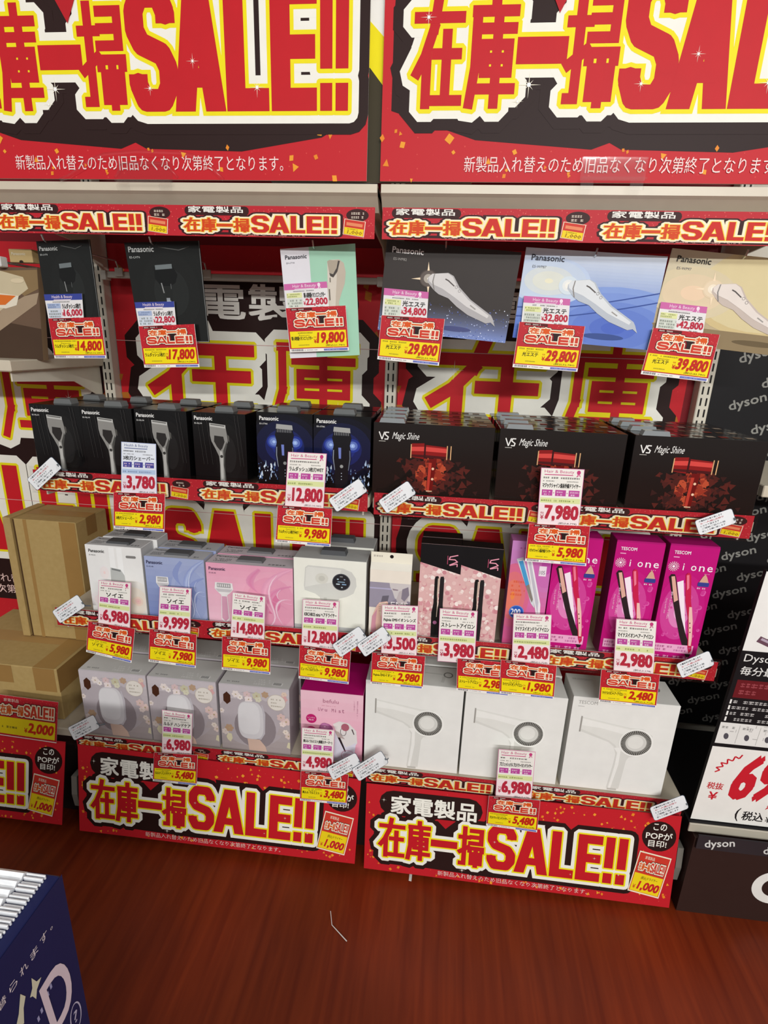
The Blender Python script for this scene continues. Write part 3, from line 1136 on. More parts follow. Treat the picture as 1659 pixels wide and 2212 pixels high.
def art_epi(w, h, kind):
    S = Sheet()
    if kind == 'white':
        S.rect(0, 0, w, h, 'eceae8', 0)
        glow(S, w * .8, h * .24, w * .34, h * .3, 'f0dcc4', 'eae6e0', 1, 6)
        glow(S, w * .3, h * .62, w * .1, h * .11, 'f0d4d2', 'ece8e8', 1, 5)
        glow(S, w * .16, h * .22, w * .18, h * .12, 'f0d8d8', 'ece6e6', 1, 5)
        glow(S, w * .86, h * .24, w * .09, h * .07, 'ecb8b8', 'efd8c8', 2, 5)
        for x in (.42, .56):
            S.rect(w * x, h * .55, w * .1, h * .43, 'f4f3f2', 1.5)
        P(S, [(.42, .70), (.6, .68), (.66, .60), (.67, .3), (.4, .3), (.41, .58)], w, h, 'b9bab8', 3)
        P(S, [(.44, .695), (.6, .675), (.6, .65), (.44, .67)], w, h, '7d7f7e', 4)
        S.ell(w * .53, h * .45, w * .035, w * .02, '3c3a3a', 4)
        S.rrect(w * .72, h * .85, w * .18, h * .035, h * .016, '84817f', 3)
        brand(S, w, h, .06, .90, .28, '2a2828', 'ES-WS32')
    else:
        a = {'blue': ('a3add0', '7d8bc0', ('8c9ac8', 'b4c0e0', 'dfe6f4')), 'pink': ('f0c2d2', 'd8709c', ('dc86ac', 'eeb0c8', 'fae4ec'))}[kind]
        vgrad(S, 0, 0, w, h, a[1] if kind == 'blue' else a[0], a[0] if kind == 'blue' else 'e8a4bc', 0, 10)
        glow(S, w * .74, h * .42, w * .34, h * .5, a[1], a[0] if kind == 'blue' else 'e8aabf', .5, 6)
        swirl(S, w, h, a[2], '8c98c8' if kind == 'blue' else 'e09ab8')
        cx = .28 if kind == 'blue' else .2
        P(S, [(cx - .1, .70), (cx + .1, .70), (cx + .11, .60), (cx + .07, .54), (cx + .035, .5), (cx + .05, .1), (cx, .04), (cx - .05, .1), (cx - .035, .5), (cx - .07, .54), (cx - .11, .60)], w, h, 'ece9e8', 6)
        P(S, [(cx - .08, .69), (cx + .08, .69), (cx + .08, .62), (cx - .08, .62)], w, h, 'a6a3a4', 7)
        for k in range(6):
            S.rect(w * (cx - .07 + k * .025), h * .635, w * .01, h * .04, 'ece9e8', 8)
        P(S, [(cx - .1, .6), (cx + .1, .6), (cx + .07, .55), (cx - .07, .55)], w, h, 'c8c4c6', 7)
        P(S, [(cx - .03, .48), (cx + .03, .48), (cx + .04, .12), (cx, .07), (cx - .04, .12)], w, h, 'd8a0b8' if kind == 'pink' else 'b0b6d8', 7)
        brand(S, w, h, .035, .89, .27 if kind == 'blue' else .19, '2c2648', 'ES-EL4B')
    return clip(S, w, h)


def art_mirai(w, h):
    S = Sheet()
    S.rect(0, 0, w, h, 'f0efe4', 0)
    S.rect(0, 0, w, h * .11, 'bcbcbc', 1)
    P(S, [(.16, .88), (.2, .91), (.68, .90), (.8, .86), (.86, .78), (.87, .68), (.83, .58), (.74, .53), (.64, .5), (.6, .45), (.58, .1), (.4, .1), (.39, .42), (.36, .5), (.3, .54), (.15, .58), (.14, .64)], w, h, 'd5d4ce', 1)
    P(S, [(.17, .87), (.2, .89), (.66, .88), (.6, .72), (.3, .66), (.155, .62)], w, h, 'e2e1da', 2)
    glow(S, w * .39, h * .75, w * .09, h * .07, 'c2c0b6', 'd8d6cc', 3, 4)
    S.ell(w * .66, h * .72, w * .125, w * .125, '2b2c30:g', 3)
    S.ring(w * .66, h * .72, w * .125, w * .01, '55565c', 4)
    for dx, dy, ww, c in ((-.06, .03, .025, 'b8ccd8'), (.035, .03, .02, '9aa8c0'), (-.05, -.005, .1, '7f98ac'), (-.07, -.035, .05, 'c8d8e0'), (.01, -.035, .06, '88a8c8'), (-.02, .065, .04, '888888'), (.0, -.075, .02, 'c0d0d8')):
        S.rect(w * (.66 + dx), h * (.72 + dy), w * ww, h * .014, c, 5)
    P(S, [(.42, .5), (.46, .5), (.47, .1), (.42, .1)], w, h, 'c3c2bb', 3)
    return clip(S, w, h)


def art_ems(w, h):
    S = Sheet()
    S.rect(0, 0, w, h, 'f0e6d8', 0)
    S.rect(0, h * .44, w, h * .38, '9c94a4', 1)
    S.rect(0, h * .72, w, h * .02, 'b4aecb', 2)
    P(S, [(.48, .82), (1, .82), (1, .56), (.82, .52), (.62, .6), (.56, .7), (.5, .76)], w, h, 'd0c8c8', 2)
    P(S, [(.55, .74), (.7, .73), (.69, .715), (.58, .715)], w, h, '93808a', 3)
    P(S, [(.66, .58), (.72, .7), (.84, .74), (.96, .64), (.9, .5), (.74, .46)], w, h, 'c0b4b6', 3)
    P(S, [(.8, .74), (.94, .78), (.97, .66), (.86, .56), (.78, .6)], w, h, '867c8a', 4)
    P(S, [(.45, .52), (.7, .6), (1, .56), (1, .44), (.42, .44)], w, h, '8a8190', 2.5)
    P(S, [(.32, .62), (.48, .635), (.45, .53), (.28, .5)], w, h, '6b6470', 4)
    P(S, [(.18, .46), (.25, .52), (.44, .545), (.47, .52), (.42, .44), (.36, .3), (.34, .1), (.36, .0), (.08, .0), (.06, .14), (.08, .3)], w, h, 'ecc0b0', 5)
    P(S, [(.24, .5), (.42, .53), (.38, .42), (.3, .3), (.26, .4)], w, h, 'f4dccc', 6)
    P(S, [(.08, .3), (.06, .12), (.08, .0), (.2, .0), (.17, .2), (.2, .42)], w, h, 'd898a8', 6)
    for k in range(4):
        S.rect(w * .24, h * (.39 + .03 * k), w * .06, h * .008, 'c08070', 7)
    S.text('EMS', w * .53, h * .46, w * .42, h * .085, 'f2ecec', 6)
    S.rect(w * .5, h * .40, w * .48, h * .012, 'd8c8bc', 6)
    return clip(S, w, h)


def art_iron(w, h):
    S = Sheet()
    S.rect(0, 0, w, h, 'e0b4b2', 0)
    rnd = random.Random(3)
    for k in range(230):
        r = rnd.uniform(.015, .07)
        c = rnd.choice(('ecc8c4', 'f2dcd6', 'd89aa0', 'f8eae4', 'd08c94', 'e4bab6', 'e8c4c0'))
        S.ell(w * rnd.uniform(.02, .98), h * rnd.uniform(.02, .84), w * r, w * r, c, 1 + (k % 9) * .1, n=10)
    P(S, [(0, .815), (1, .715), (1, 1), (0, 1)], w, h, '141214', 3)
    S.rect(w * .655, h * .81, w * .015, h * .085, 'c05070', 4)
    S.line([(w * .90, h * .905), (w * .72, h * .885), (w * .7, h * .86), (w * .84, h * .86), (w * .9, h * .84), (w * .72, h * .805)], w * .026, 'f0a0b4', 4, ext=w * .01)
    S.line([(w * .9, h * .79), (w * .9, h * .82), (w * .72, h * .8)], w * .022, 'f0a0b4', 4)
    for sx, c in ((-1, '1c1a1a'), (1, '262224')):
        x = .5 + sx * .065
        P(S, [(x - .055, .65), (x - .04, .68), (x + .03, .685), (x + .05, .66), (x + .055, .4), (x + .07, .32), (x + .06, .02), (x - .07, .02), (x - .085, .3), (x - .05, .4)], w, h, c, 4)
    P(S, [(.46, .66), (.51, .67), (.49, .5), (.5, .4), (.49, .26), (.475, .26), (.48, .4), (.46, .5)], w, h, 'e8d4c0', 5)
    P(S, [(.475, .67), (.49, .67), (.48, .42), (.47, .42)], w, h, 'b08c80', 6)
    S.ell(w * .45, h * .2, w * .05, w * .05, 'b06a94', 6)
    S.vtext('ツヤさらストレート体験', w * .13, h * .42, w * .045, 'c05468', 4)
    return clip(S, w, h)


def art_koi(w, h):
    S = Sheet()
    vgrad(S, 0, 0, w, h, 'd85a90', 'cf8ccc', 0, 12)
    glow(S, w * .14, h * .5, w * .42, h * .3, 'ee8a4a', 'd86a90', 1, 8)
    glow(S, w * .9, h * .8, w * .4, h * .25, 'c04aa8', 'd078b8', 1, 6)
    P(S, [(.14, .84), (.3, .86), (.66, .52), (.72, .4), (.62, .44), (.44, .6)], w, h, 'd8dce0', 4)
    P(S, [(.2, .82), (.3, .83), (.52, .62), (.44, .6)], w, h, '4a9cd0', 5)
    P(S, [(.44, .6), (.52, .62), (.66, .48), (.64, .45), (.56, .5)], w, h, '8a8078', 5)
    P(S, [(.36, .86), (.5, .86), (.86, .44), (.9, .26), (.82, .28), (.66, .5), (.54, .64)], w, h, 'eceaec', 4.5)
    P(S, [(.42, .84), (.48, .84), (.8, .46), (.82, .34), (.72, .46)], w, h, 'c4c0cc', 6)
    S.rect(w * .72, h * .7, w * .18, h * .09, 'f2e4ee', 5)
    S.text('105', w * .74, h * .715, w * .13, h * .035, '6a6a72', 6)
    S.ell(w * .28, h * .35, w * .19, w * .19, '2c5ab8', 5)
    S.ring(w * .28, h * .35, w * .19, w * .02, '6c90d8', 6)
    S.text('200', w * .14, h * .325, w * .24, h * .055, 'ffffff', 6, bold=.02)
    for y in (.62, .58, .54, .5):
        S.greek(w * .08, h * y, w * .34, h * .028, 'e05a3c', 3, int(y * 100))
    S.greek(w * .2, h * .93, w * .6, h * .02, 'b8489c', 3, 8)
    return clip(S, w, h)


def art_ione(w, h):
    S = Sheet()
    S.rect(0, 0, w, h, 'c3107a', 0)
    glow(S, w * .45, h * .45, w * .5, h * .32, 'f4c4e2', 'c61a80', 1, 9)
    rnd = random.Random(4)
    for k in range(22):
        x, y, r = rnd.uniform(.08, .92), rnd.uniform(.2, .72), rnd.uniform(.02, .06)
        S.ell(w * x, h * y, w * r, w * r, 'dc5aa8', 2, n=12)
        S.ell(w * (x - .01), h * (y + .004), w * r * .7, w * r * .7, 'd03a94', 2.4, n=12)
    S.text('TESCOM', w * .1, h * .935, w * .33, h * .026, 'fbeef6', 5, bold=.03)
    S.rect(w * .1, h * .905, w * .12, h * .007, 'f0b8d8', 5)
    for k in range(16):
        a = k * math.pi / 8
        for r, q in ((.055, .010), (.082, .010), (.106, .009)):
            S.ell(w * .14 + w * r * math.cos(a), h * .83 + w * r * math.sin(a), w * q, w * q, 'fbeef6', 5, n=6)
    S.ell(w * .14, h * .83, w * .03, w * .03, 'fbeef6', 5, n=12)
    for k, (ch, hh) in enumerate((('i', .055), ('o', .042), ('n', .042), ('e', .042))):
        S.text(ch, w * (.33 + .165 * k), h * .805, w * (.11 if ch != 'i' else .022), h * hh, 'fbeef6', 5, bold=.012)
    for k in range(3):
        S.ell(w * (.8 + k * .04), h * .785, w * .01, w * .01, 'f0a8d0', 5, n=6)
    P(S, [(.28, .70), (.4, .72), (.56, .46), (.68, .26), (.6, .3)], w, h, 'fbeaf4', 3)
    P(S, [(.09, .74), (.13, .765), (.2, .765), (.235, .74), (.385, .555), (.52, .40), (.68, .26), (.84, .14), (.88, .1), (.86, .06), (.8, .05), (.74, .09), (.56, .24), (.40, .40), (.255, .555)], w, h, '2c2022', 6)
    P(S, [(.135, .745), (.205, .75), (.37, .55), (.295, .53)], w, h, 'e4ae9c', 7)
    P(S, [(.42, .765), (.455, .785), (.5, .785), (.535, .76), (.64, .55), (.755, .40), (.82, .26), (.875, .12), (.83, .09), (.78, .14), (.73, .26), (.655, .40), (.525, .55)], w, h, 'cc1f4c', 7)
    P(S, [(.44, .765), (.49, .77), (.545, .66), (.51, .64)], w, h, 'ee7a94', 8)
    P(S, [(.63, .50), (.685, .50), (.765, .38), (.83, .22), (.84, .16), (.79, .16), (.74, .27), (.665, .41)], w, h, 'f2c2b8', 8)
    for x, y in ((.715, .36), (.738, .32), (.76, .28)):
        S.ell(w * x, h * y, w * .014, w * .018, '6a3040', 9, n=8)
    S.rrect(w * .7, h * .68, w * .23, h * .035, h * .008, '39408e', 6)
    P(S, [(.72, .715), (.91, .715), (.86, .76), (.815, .785), (.77, .76)], w, h, 'd8a890', 6)
    S.greek(w * .7, h * .655, w * .23, h * .02, 'f0d8e8', 6, 3)
    S.vtext('煌めくアレンジバリエーション', w * .2, h * .62, w * .045, 'fbd8ec', 6, 1.05)
    S.vtext('ストレートもカールも', w * .12, h * .56, w * .035, 'fbd8ec', 6, 1.05)
    S.rect(w * .06, h * .085, w * .84, h * .075, 'efb0d2', 6)
    S.greek(w * .09, h * .095, w * .34, h * .055, 'a84a80', 7, 1, 2)
    S.greek(w * .5, h * .095, w * .36, h * .055, 'b8609a', 7, 2, 2)
    for k in range(4):
        S.greek(w * (.08 + .215 * k), h * .03, w * .15, h * .035, 'f0b0d8', 6, k)
    return clip(S, w, h)


def art_lourdes(w, h):
    S = Sheet()
    vgrad(S, 0, 0, w, h, 'a89c9c', 'c8bfc4', 0, 10)
    glow(S, w * .45, h * .5, w * .5, h * .42, 'bdb4bb', 'b3a9ad', .5, 6)
    rnd = random.Random(6)

    def flower(x, y, r, c, L):
        for k in range(6):
            a = k * 1.047 + x * 9
            S.ell(w * x + r * .6 * math.cos(a), h * y + r * .6 * math.sin(a), r * .55, r * .45, c, L + k * .05, a, n=10)
        S.ell(w * x, h * y, r * .25, r * .25, 'b8a480', L + .5, n=8)
    for x, y, r, c in ((.24, .87, .011, 'e8dcd8'), (.30, .83, .008, 'efe6e2'), (.40, .88, .01, 'd9bfc0'), (.42, .81, .011, 'ecdedc'), (.54, .87, .012, 'c9c4a8'), (.56, .82, .009, 'd9d4bc'), (.66, .9, .01, 'b89a80'), (.92, .86, .011, 'd8a8a8'), (.93, .93, .008, 'e0c8b8'), (.88, .58, .012, 'd8bcb8'), (.95, .52, .012, 'e2c8c2'), (.9, .48, .009, 'ead8d2'), (.94, .36, .008, 'e6d8ce'), (.98, .3, .01, 'dcc8c0'), (.06, .28, .01, 'd6c8c2'), (.12, .34, .012, 'b8987c'), (.02, .6, .008, 'ddd0cc')):
        flower(x, y, r, c, 2)
    P(S, [(.09, .15), (.13, .12), (.16, .18), (.15, .25), (.10, .26), (.07, .2)], w, h, 'd8d0b0', 2)
    P(S, [(.95, .12), (1, .1), (1, .2), (.97, .2)], w, h, 'd8d0b0', 2)
    q = [(.095 * math.cos(k * math.pi / 3 + .5) * .62, .095 * math.sin(k * math.pi / 3 + .5)) for k in range(6)]
    P(S, [(.11 + a, .80 + b) for a, b in q], w, h, '4a2a1c', 3)
    S.ell(w * .82, h * .80, w * .13, h * .12, 'e6dfd6', 3)
    S.ring(w * .82, h * .80, w * .13, w * .006, 'c9bcae', 4, ry=h * .12)
    for k in range(3):
        S.greek(w * .74, h * (.83 - k * .05), w * .15, h * .03, 'a49a8c', 4, k)
    S.ell(w * .5, h * .38, w * .3, h * .32, '8f8488', 2.6, .15)
    pts = []
    for k in range(32):
        a = 2 * math.pi * k / 32
        c_, s_ = math.cos(a), math.sin(a)
        pts.append((.44 + .185 * math.copysign(abs(c_) ** .62, c_), .49 + .29 * math.copysign(abs(s_) ** .62, s_)))
    P(S, pts, w, h, 'd3cfd2', 4)
    P(S, [(.42 + (a - .44) * .84, .515 + (b - .49) * .84) for a, b in pts], w, h, 'dedbdd', 4.6)
    P(S, [(.50, .22), (.58, .2), (.64, .3), (.655, .6), (.62, .74), (.6, .74), (.62, .55), (.6, .34)], w, h, 'bfb9bf', 3.4)
    P(S, [(.38, .2), (.56, .2), (.64, .1), (.66, .02), (.4, .02)], w, h, 'd2b4a4', 2.8)
    P(S, [(0, .02), (1, .02), (1, .0), (0, .0)], w, h, '988c8c', 3)
    return clip(S, w, h)


def art_mist(w, h):
    S = Sheet()
    vgrad(S, 0, 0, w, h, 'eca6bc', 'f2c4d2', 0, 8)
    S.text('befulu', w * .36, h * .85, w * .25, h * .055, 'b07088', 3)
    S.greek(w * .34, h * .80, w * .3, h * .015, 'd090a4', 3, 1)
    for k, ch in enumerate('Uru Mist'):
        if ch != ' ':
            S.text(ch, w * (.28 + .055 * k), h * .725, w * (.012 if ch in 'i' else .035), h * (.05 if ch in 'UMit' else .034), 'a0587a', 3)
    for y, t in ((.60, 'レンタル'), (.42, 'とろける')):
        S.ell(w * .17, h * y, w * .085, w * .085, 'c0206c', 3)
        S.text(t, w * .11, h * (y + .005), w * .12, h * .022, 'fbe4ee', 4)
        S.text('純水' if y > .5 else 'ミスト', w * .125, h * (y - .03), w * .09, h * .025, 'fbe4ee', 4)
    P(S, [(.52, .55), (.62, .60), (.78, .58), (.9, .48), (.92, .3), (.84, .2), (.72, .2), (.62, .36)], w, h, 'e4dedc', 3)
    P(S, [(.5, .5), (.6, .42), (.66, .3), (.74, .22), (.9, .3), (.86, .0), (.42, .0), (.46, .3)], w, h, 'dcd8e6', 3.4)
    P(S, [(.54, .46), (.62, .44), (.72, .34), (.6, .36)], w, h, 'b8a8a4', 4)
    S.ell(w * .41, h * .46, w * .115, w * .115, 'a75a92', 4)
    glow(S, w * .39, h * .5, w * .08, w * .07, 'e4b4d4', 'b26a9c', 4.5, 5)
    S.ell(w * .44, h * .45, w * .03, w * .025, '5c2850', 5.4)
    S.ell(w * .72, h * .52, w * .065, h * .055, 'b06474', 5)
    S.ring(w * .69, h * .45, w * .05, w * .008, '55474c', 5, ry=h * .06)
    P(S, [(.6, .36), (.64, .36), (.71, .22), (.735, .16), (.72, .15), (.68, .22)], w, h, '2c2024', 6)
    P(S, [(.82, .5), (.84, .5), (.87, .43), (.86, .42)], w, h, '4a3c40', 6)
    S.ring(w * .77, h * .1, w * .11, w * .006, 'c06888', 6, ry=h * .08)
    S.greek(w * .7, h * .08, w * .14, h * .05, 'c890a8', 6, 3, 2)
    S.vtext('美容液ミスト専用スチーマー', w * .9, h * .92, w * .022, 'b8809a', 3, 1.1)
    S.vtext('しっとり潤う肌へ', w * .85, h * .92, w * .022, 'b8809a', 3, 1.1)
    return clip(S, w, h)


def art_dryer(w, h, named):
    S = Sheet()
    S.rect(0, 0, w, h, 'ecebe6', 0)
    if named:
        S.text('TESCOM', w * .055, h * .93, w * .18, h * .035, 'a8a6a2', 2)
        S.rect(w * .055, h * .90, w * .06, h * .008, 'c8c6c2', 2)
    P(S, [(.115, .79), (.58, .72), (.7, .72), (.8, .66), (.82, .54), (.74, .43), (.62, .40), (.6, .36), (.58, .03), (.46, .03), (.485, .3), (.49, .42), (.46, .50), (.40, .545), (.115, .635)], w, h, 'dcdbd5', 1)
    P(S, [(.12, .785), (.58, .715), (.7, .715), (.79, .65), (.80, .55), (.73, .45), (.60, .43), (.5, .47), (.47, .52), (.40, .565), (.12, .66)], w, h, 'e6e5df', 1.5)
    P(S, [(.12, .775), (.58, .70), (.56, .64), (.3, .69), (.12, .70)], w, h, 'f0efea', 2)
    P(S, [(.46, .49), (.5, .44), (.5, .3), (.475, .03), (.5, .03), (.535, .3), (.53, .5)], w, h, 'f0efea', 2)
    P(S, [(.102, .80), (.115, .80), (.115, .63), (.102, .63)], w, h, 'a09c96', 3)
    cx, cy, r = w * .66, h * .565, w * .15
    S.ell(cx, cy, r * 1.08, r * 1.08, 'f4f3ee', 3, n=32)
    S.ring(cx, cy, r * .98, r * .34, 'b2b0aa', 4, n=40)
    for k in range(48):
        a = 2 * math.pi * k / 48
        c_, s_ = math.cos(a), math.sin(a)
        t = .011 * r * 4
        S.poly([(cx + r * .68 * c_ - t * s_ * .5, cy + r * .68 * s_ + t * c_ * .5), (cx + r * .95 * c_ - t * s_, cy + r * .95 * s_ + t * c_), (cx + r * .95 * c_ + t * s_, cy + r * .95 * s_ - t * c_), (cx + r * .68 * c_ + t * s_ * .5, cy + r * .68 * s_ - t * c_ * .5)], '45433f', 5)
    S.ell(cx, cy, r * .62, r * .62, 'd6d5cf', 5, n=32)
    S.ell(cx - r * .05, cy + r * .05, r * .5, r * .5, 'e6e5df', 6, n=32)
    S.rect(w * .47, h * .01, w * .09, h * .02, 'c2c0ba', 3)
    return clip(S, w, h)


# ------------------------------------------------------------------ product boxes
def pbox(name, x0, x1, z0, z1, d, body, label, art=None, top=None, side=None, top_art=None, yf=-.385, yaw=0.0, group=None, handle=None, cat='box'):
    w, h = x1 - x0, z1 - z0
    m = MB()
    m.box(0, w, 0, d, 0, h, body, .0012)
    if art:
        m.sheet(art, (0, 0, 0), (1, 0, 0), (0, 0, 1), (0, -1, 0))
    if top:
        S = Sheet()
        S.rect(.001, .001, w - .002, d - .002, top, 0)
        m.sheet(S, (0, 0, h), (1, 0, 0), (0, 1, 0), (0, 0, 1))
    if top_art:
        m.sheet(top_art, (0, 0, h + DZ), (1, 0, 0), (0, 1, 0), (0, 0, 1))
    if side:
        S = Sheet()
        S.rect(.001, .001, d - .002, h - .002, side, 0)
        m.sheet(S, (w, 0, 0), (0, 1, 0), (0, 0, 1), (1, 0, 0))
        m.sheet(S, (0, d, 0), (0, -1, 0), (0, 0, 1), (-1, 0, 0))
    o = m.build(name, org=(0, 0, 0))
    o.location = (x0, yf, z0 + .0012)
    o.rotation_euler = (0, 0, yaw)
    tag(o, label, cat, group)
    if handle:
        hx, hy, hw, hd, hh, hc = handle
        k = MB()
        k.prism([(hx - hw / 2, h), (hx + hw / 2, h), (hx + hw / 2 - .004, h + hh), (hx - hw / 2 + .004, h + hh)], 1, hy, hy + hd, hc)
        c = k.build('carry_handle', org=(0, 0, 0))
        c.parent = o
    return o


def again(o, dx, dy, label, dz=0.0, yaw=0.0):
    """a further box of the same kind, with its handle"""
    r = o.copy()
    COL.objects.link(r)
    r.location = o.location + Vector((dx, dy, dz))
    if yaw:
        r.rotation_euler = (0, 0, yaw)
    r['label'] = label
    for ch in list(o.children):
        c = ch.copy()
        c.parent = r
        COL.objects.link(c)
    return r


# --- upper shelf, left: black shavers and blue shavers
ORD = ('first', 'second', 'third', 'fourth')
XS = (-.889, -.751, -.607, -.456)
sa = art_shaver(.138, .186)
s0 = pbox('shaver_box', XS[0], XS[0] + .138, S2, 1.343, .10, BK, 'first black shaver box from the left in the front row', art=sa, group='black shaver boxes on the upper shelf', handle=(.072, .03, .05, .03, .012, '6d6e6e'))
for i in range(1, 4):
    again(s0, XS[i] - XS[0], 0, ORD[i] + ' black shaver box from the left in the front row', yaw=-.008 * i)
for i in range(4):
    again(s0, XS[i] - XS[0] + .004, .115, 'black shaver box in the back row, right behind the ' + ORD[i] + ' front one')
ba = art_blue_shaver(.141, .194)
b0 = pbox('shaver_box', -.291, -.150, S2, 1.351, .10, BK, 'black shaver box with blue glow picture beside the last silver shaver box', art=ba, group='blue shaver boxes on the upper shelf', handle=(.07, .03, .055, .03, .012, '6d6e6e'))
again(b0, .143, 0, 'black shaver box with blue glow picture at the right end of the shelf')
again(b0, .0, .115, 'blue shaver box in the back row behind the left one')
again(b0, .143, .115, 'blue shaver box in the back row behind the right one')

# --- upper shelf, right: dark hair dryer boxes, four deep
ma = art_magic(.289, .183)
tops = Sheet()
rnd = random.Random(8)
for k in range(9):
    tops.rect(.02 + .029 * k, .02, .018, .02, ('8a2a20', '6a5040', 'a09080')[k % 3], 0)
m0 = pbox('hair_dryer_box', -.001, .288, S2, 1.340, .068, '1d1614:g', 'dark red-dryer box at the left in the front row', art=ma, top_art=tops, group='dark hair dryer boxes on the upper shelf', handle=(.045, .0, .062, .024, .011, '8f9496:g'))
again(m0, .300, 0, 'dark red-dryer box in the middle of the front row', yaw=-.004)
again(m0, .606, 0, 'dark red-dryer box at the right in the front row', yaw=-.008)
for i, n in enumerate(('left', 'middle', 'right')):
    for r in range(1, 4):
        again(m0, .302 * i - .002 * r, .074 * r, 'dark hair dryer box, ' + ORD[r] + ' from the front in the ' + n + ' row of four')

# --- middle shelf, left: epilators and the white dryer
EP = 'white, blue and pink epilator boxes'


def top_print(w, d, seed, col='6d6c6e'):
    S = Sheet()
    S.text('Panasonic', w * .05, d * .72, w * .26, d * .13, '3a3838', 0, bold=.02)
    S.greek(w * .06, d * .2, w * .2, d * .35, col, 0, seed, 3)
    S.greek(w * .7, d * .15, w * .22, d * .2, col, 0, seed + 1)
    return S


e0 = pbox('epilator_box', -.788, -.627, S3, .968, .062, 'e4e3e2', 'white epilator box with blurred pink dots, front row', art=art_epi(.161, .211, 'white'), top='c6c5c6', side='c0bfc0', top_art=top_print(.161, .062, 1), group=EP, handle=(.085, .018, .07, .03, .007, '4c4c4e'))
again(e0, .01, .068, 'white epilator box in the back row behind the white front one')
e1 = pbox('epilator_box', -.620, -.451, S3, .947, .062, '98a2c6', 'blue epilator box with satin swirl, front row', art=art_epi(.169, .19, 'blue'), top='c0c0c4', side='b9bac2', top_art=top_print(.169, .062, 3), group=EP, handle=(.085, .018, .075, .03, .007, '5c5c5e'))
again(e1, .006, .068, 'blue epilator box in the back row behind the blue front one')
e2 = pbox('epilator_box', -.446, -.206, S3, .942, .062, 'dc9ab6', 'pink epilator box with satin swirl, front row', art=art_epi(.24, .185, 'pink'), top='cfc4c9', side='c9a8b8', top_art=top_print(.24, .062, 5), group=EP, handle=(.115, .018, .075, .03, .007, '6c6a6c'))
again(e2, .006, .068, 'pink epilator box in the back row behind the pink front one')
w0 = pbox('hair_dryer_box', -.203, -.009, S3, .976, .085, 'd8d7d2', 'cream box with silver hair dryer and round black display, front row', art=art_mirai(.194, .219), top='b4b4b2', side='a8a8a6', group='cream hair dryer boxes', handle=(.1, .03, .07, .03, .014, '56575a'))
again(w0, .006, .1, 'cream hair dryer box in the back row behind the silver-dryer one')

# --- middle shelf, right
R3 = S3 + .008
m = MB()
w, h, hh, d = .108, .193, .03, .03
m.box(0, w, 0, d, 0, h, 'ece6da', .001)
m.sheet(art_ems(w, h), (0, 0, 0), (1, 0, 0), (0, 0, 1), (0, -1, 0))
m.prism([(0, h), (d, h), (d * .5 + .002, h + .016), (d * .5 - .002, h + .016)], 0, 0, w, 'e6e0d4')
o = m.build('beauty_device_box', org=(0, 0, 0))
o.location = (.001, -.385, R3 + .0012)
tag(o, 'slim cream box with a woman\'s chin and EMS lettering', 'box')
k = MB()
k.box(0, w, d * .5 - .001, d * .5 + .001, h + .0155, h + .044, 'f0ead8')
S = Sheet()
S.ell(w * .5, .018, .005, .005, '1a1414', 0, n=14)
S.greek(w * .06, .014, w * .22, .008, 'a8a098', 0, 2)
k.sheet(S, (0, d * .5 - .001, h + .0155), (1, 0, 0), (0, 0, 1), (0, -1, 0))
c = k.build('hang_tab', org=(0, 0, 0))
c.parent = o

ia = art_iron(.104, .275)
i0 = pbox('straightener_box', .130, .234, R3, 1.040, .045, '171517:g', 'black-topped pink sparkle straightener box, left one in front', art=ia, group='black and pink straightener boxes', side='141214')
again(i0, .102, 0, 'black-topped pink sparkle straightener box, right one in front', yaw=-.05)
again(i0, .002, .05, 'straightener box behind the left black-topped one, its black top showing', dz=.0005)
pbox('hair_iron_box', .356, .456, R3, 1.064, .05, 'c878b4', 'orchid pink box with white iron and blue 200 badge', art=art_koi(.1, .299), group='hair iron boxes')
na = art_ione(.113, .315)
n0 = pbox('hair_iron_box', .459, .572, R3, 1.084, .06, 'b01470', 'magenta hair iron box beside the orchid pink box', art=na, side='8c1058', group='magenta hair iron boxes')
again(n0, .145, 0, 'magenta hair iron box in the middle of the three', dz=.0, yaw=-.015)
again(n0, .270, 0, 'magenta hair iron box at the right end of the shelf', dz=.0, yaw=-.02)

# --- bottom deck
HC = 'hand massager boxes on the bottom deck'
la = art_lourdes(.209, .226)
lt = Sheet()
lt.rect(.155, .012, .03, .014, 'e6e4e2', 0)
for k in range(8):
    lt.rect(.158 + k * .003, .0135, .0014, .011, '4c4a4a', 1)
lt.greek(.1, .008, .045, .03, 'e4e2e0', 0, 2, 3)
lt.greek(.02, .01, .05, .008, '8c8a8a', 0, 3)
XH = (-.864, -.650, -.432)
h0 = pbox('massager_box', XH[0], XH[0] + .209, S4, .566, .105, 'b8b0b4', 'grey hand massager box with white device, left one in front', art=la, top='cfcdca', top_art=lt, group=HC)
again(h0, XH[1] - XH[0], 0, 'grey hand massager box with white device, middle one in front', dz=0)
again(h0, XH[2] - XH[0], 0, 'grey hand massager box with white device, right one in front', dz=0)
for i, n in enumerate(('left', 'middle', 'right')):
    again(h0, XH[i] - XH[0] + .004, .115, 'grey hand massager box in the back row behind the ' + n + ' one')
pbox('facial_steamer_box', -.189, -.008, S4, .570, .16, 'e0a0b8', 'pink steamer box with deep magenta top', art=art_mist(.181, .232), top='b8106c', side='a00c5e')


def dryer_top(w, d, named):
    S = Sheet()
    S.greek(w * .05, d * .72, w * .2, d * .08, 'b8b6b2', 0, 1, 2)
    S.line([(w * .6, d * .62), (w * .78, d * .6)], w * .02, 'd2d1cc', 0)
    S.ring(w * .84, d * .6, w * .05, w * .014, '8c8a86', 0)
    S.line([(w * .8, d * .5), (w * .78, d * .2)], w * .03, 'd2d1cc', 0)
    return S


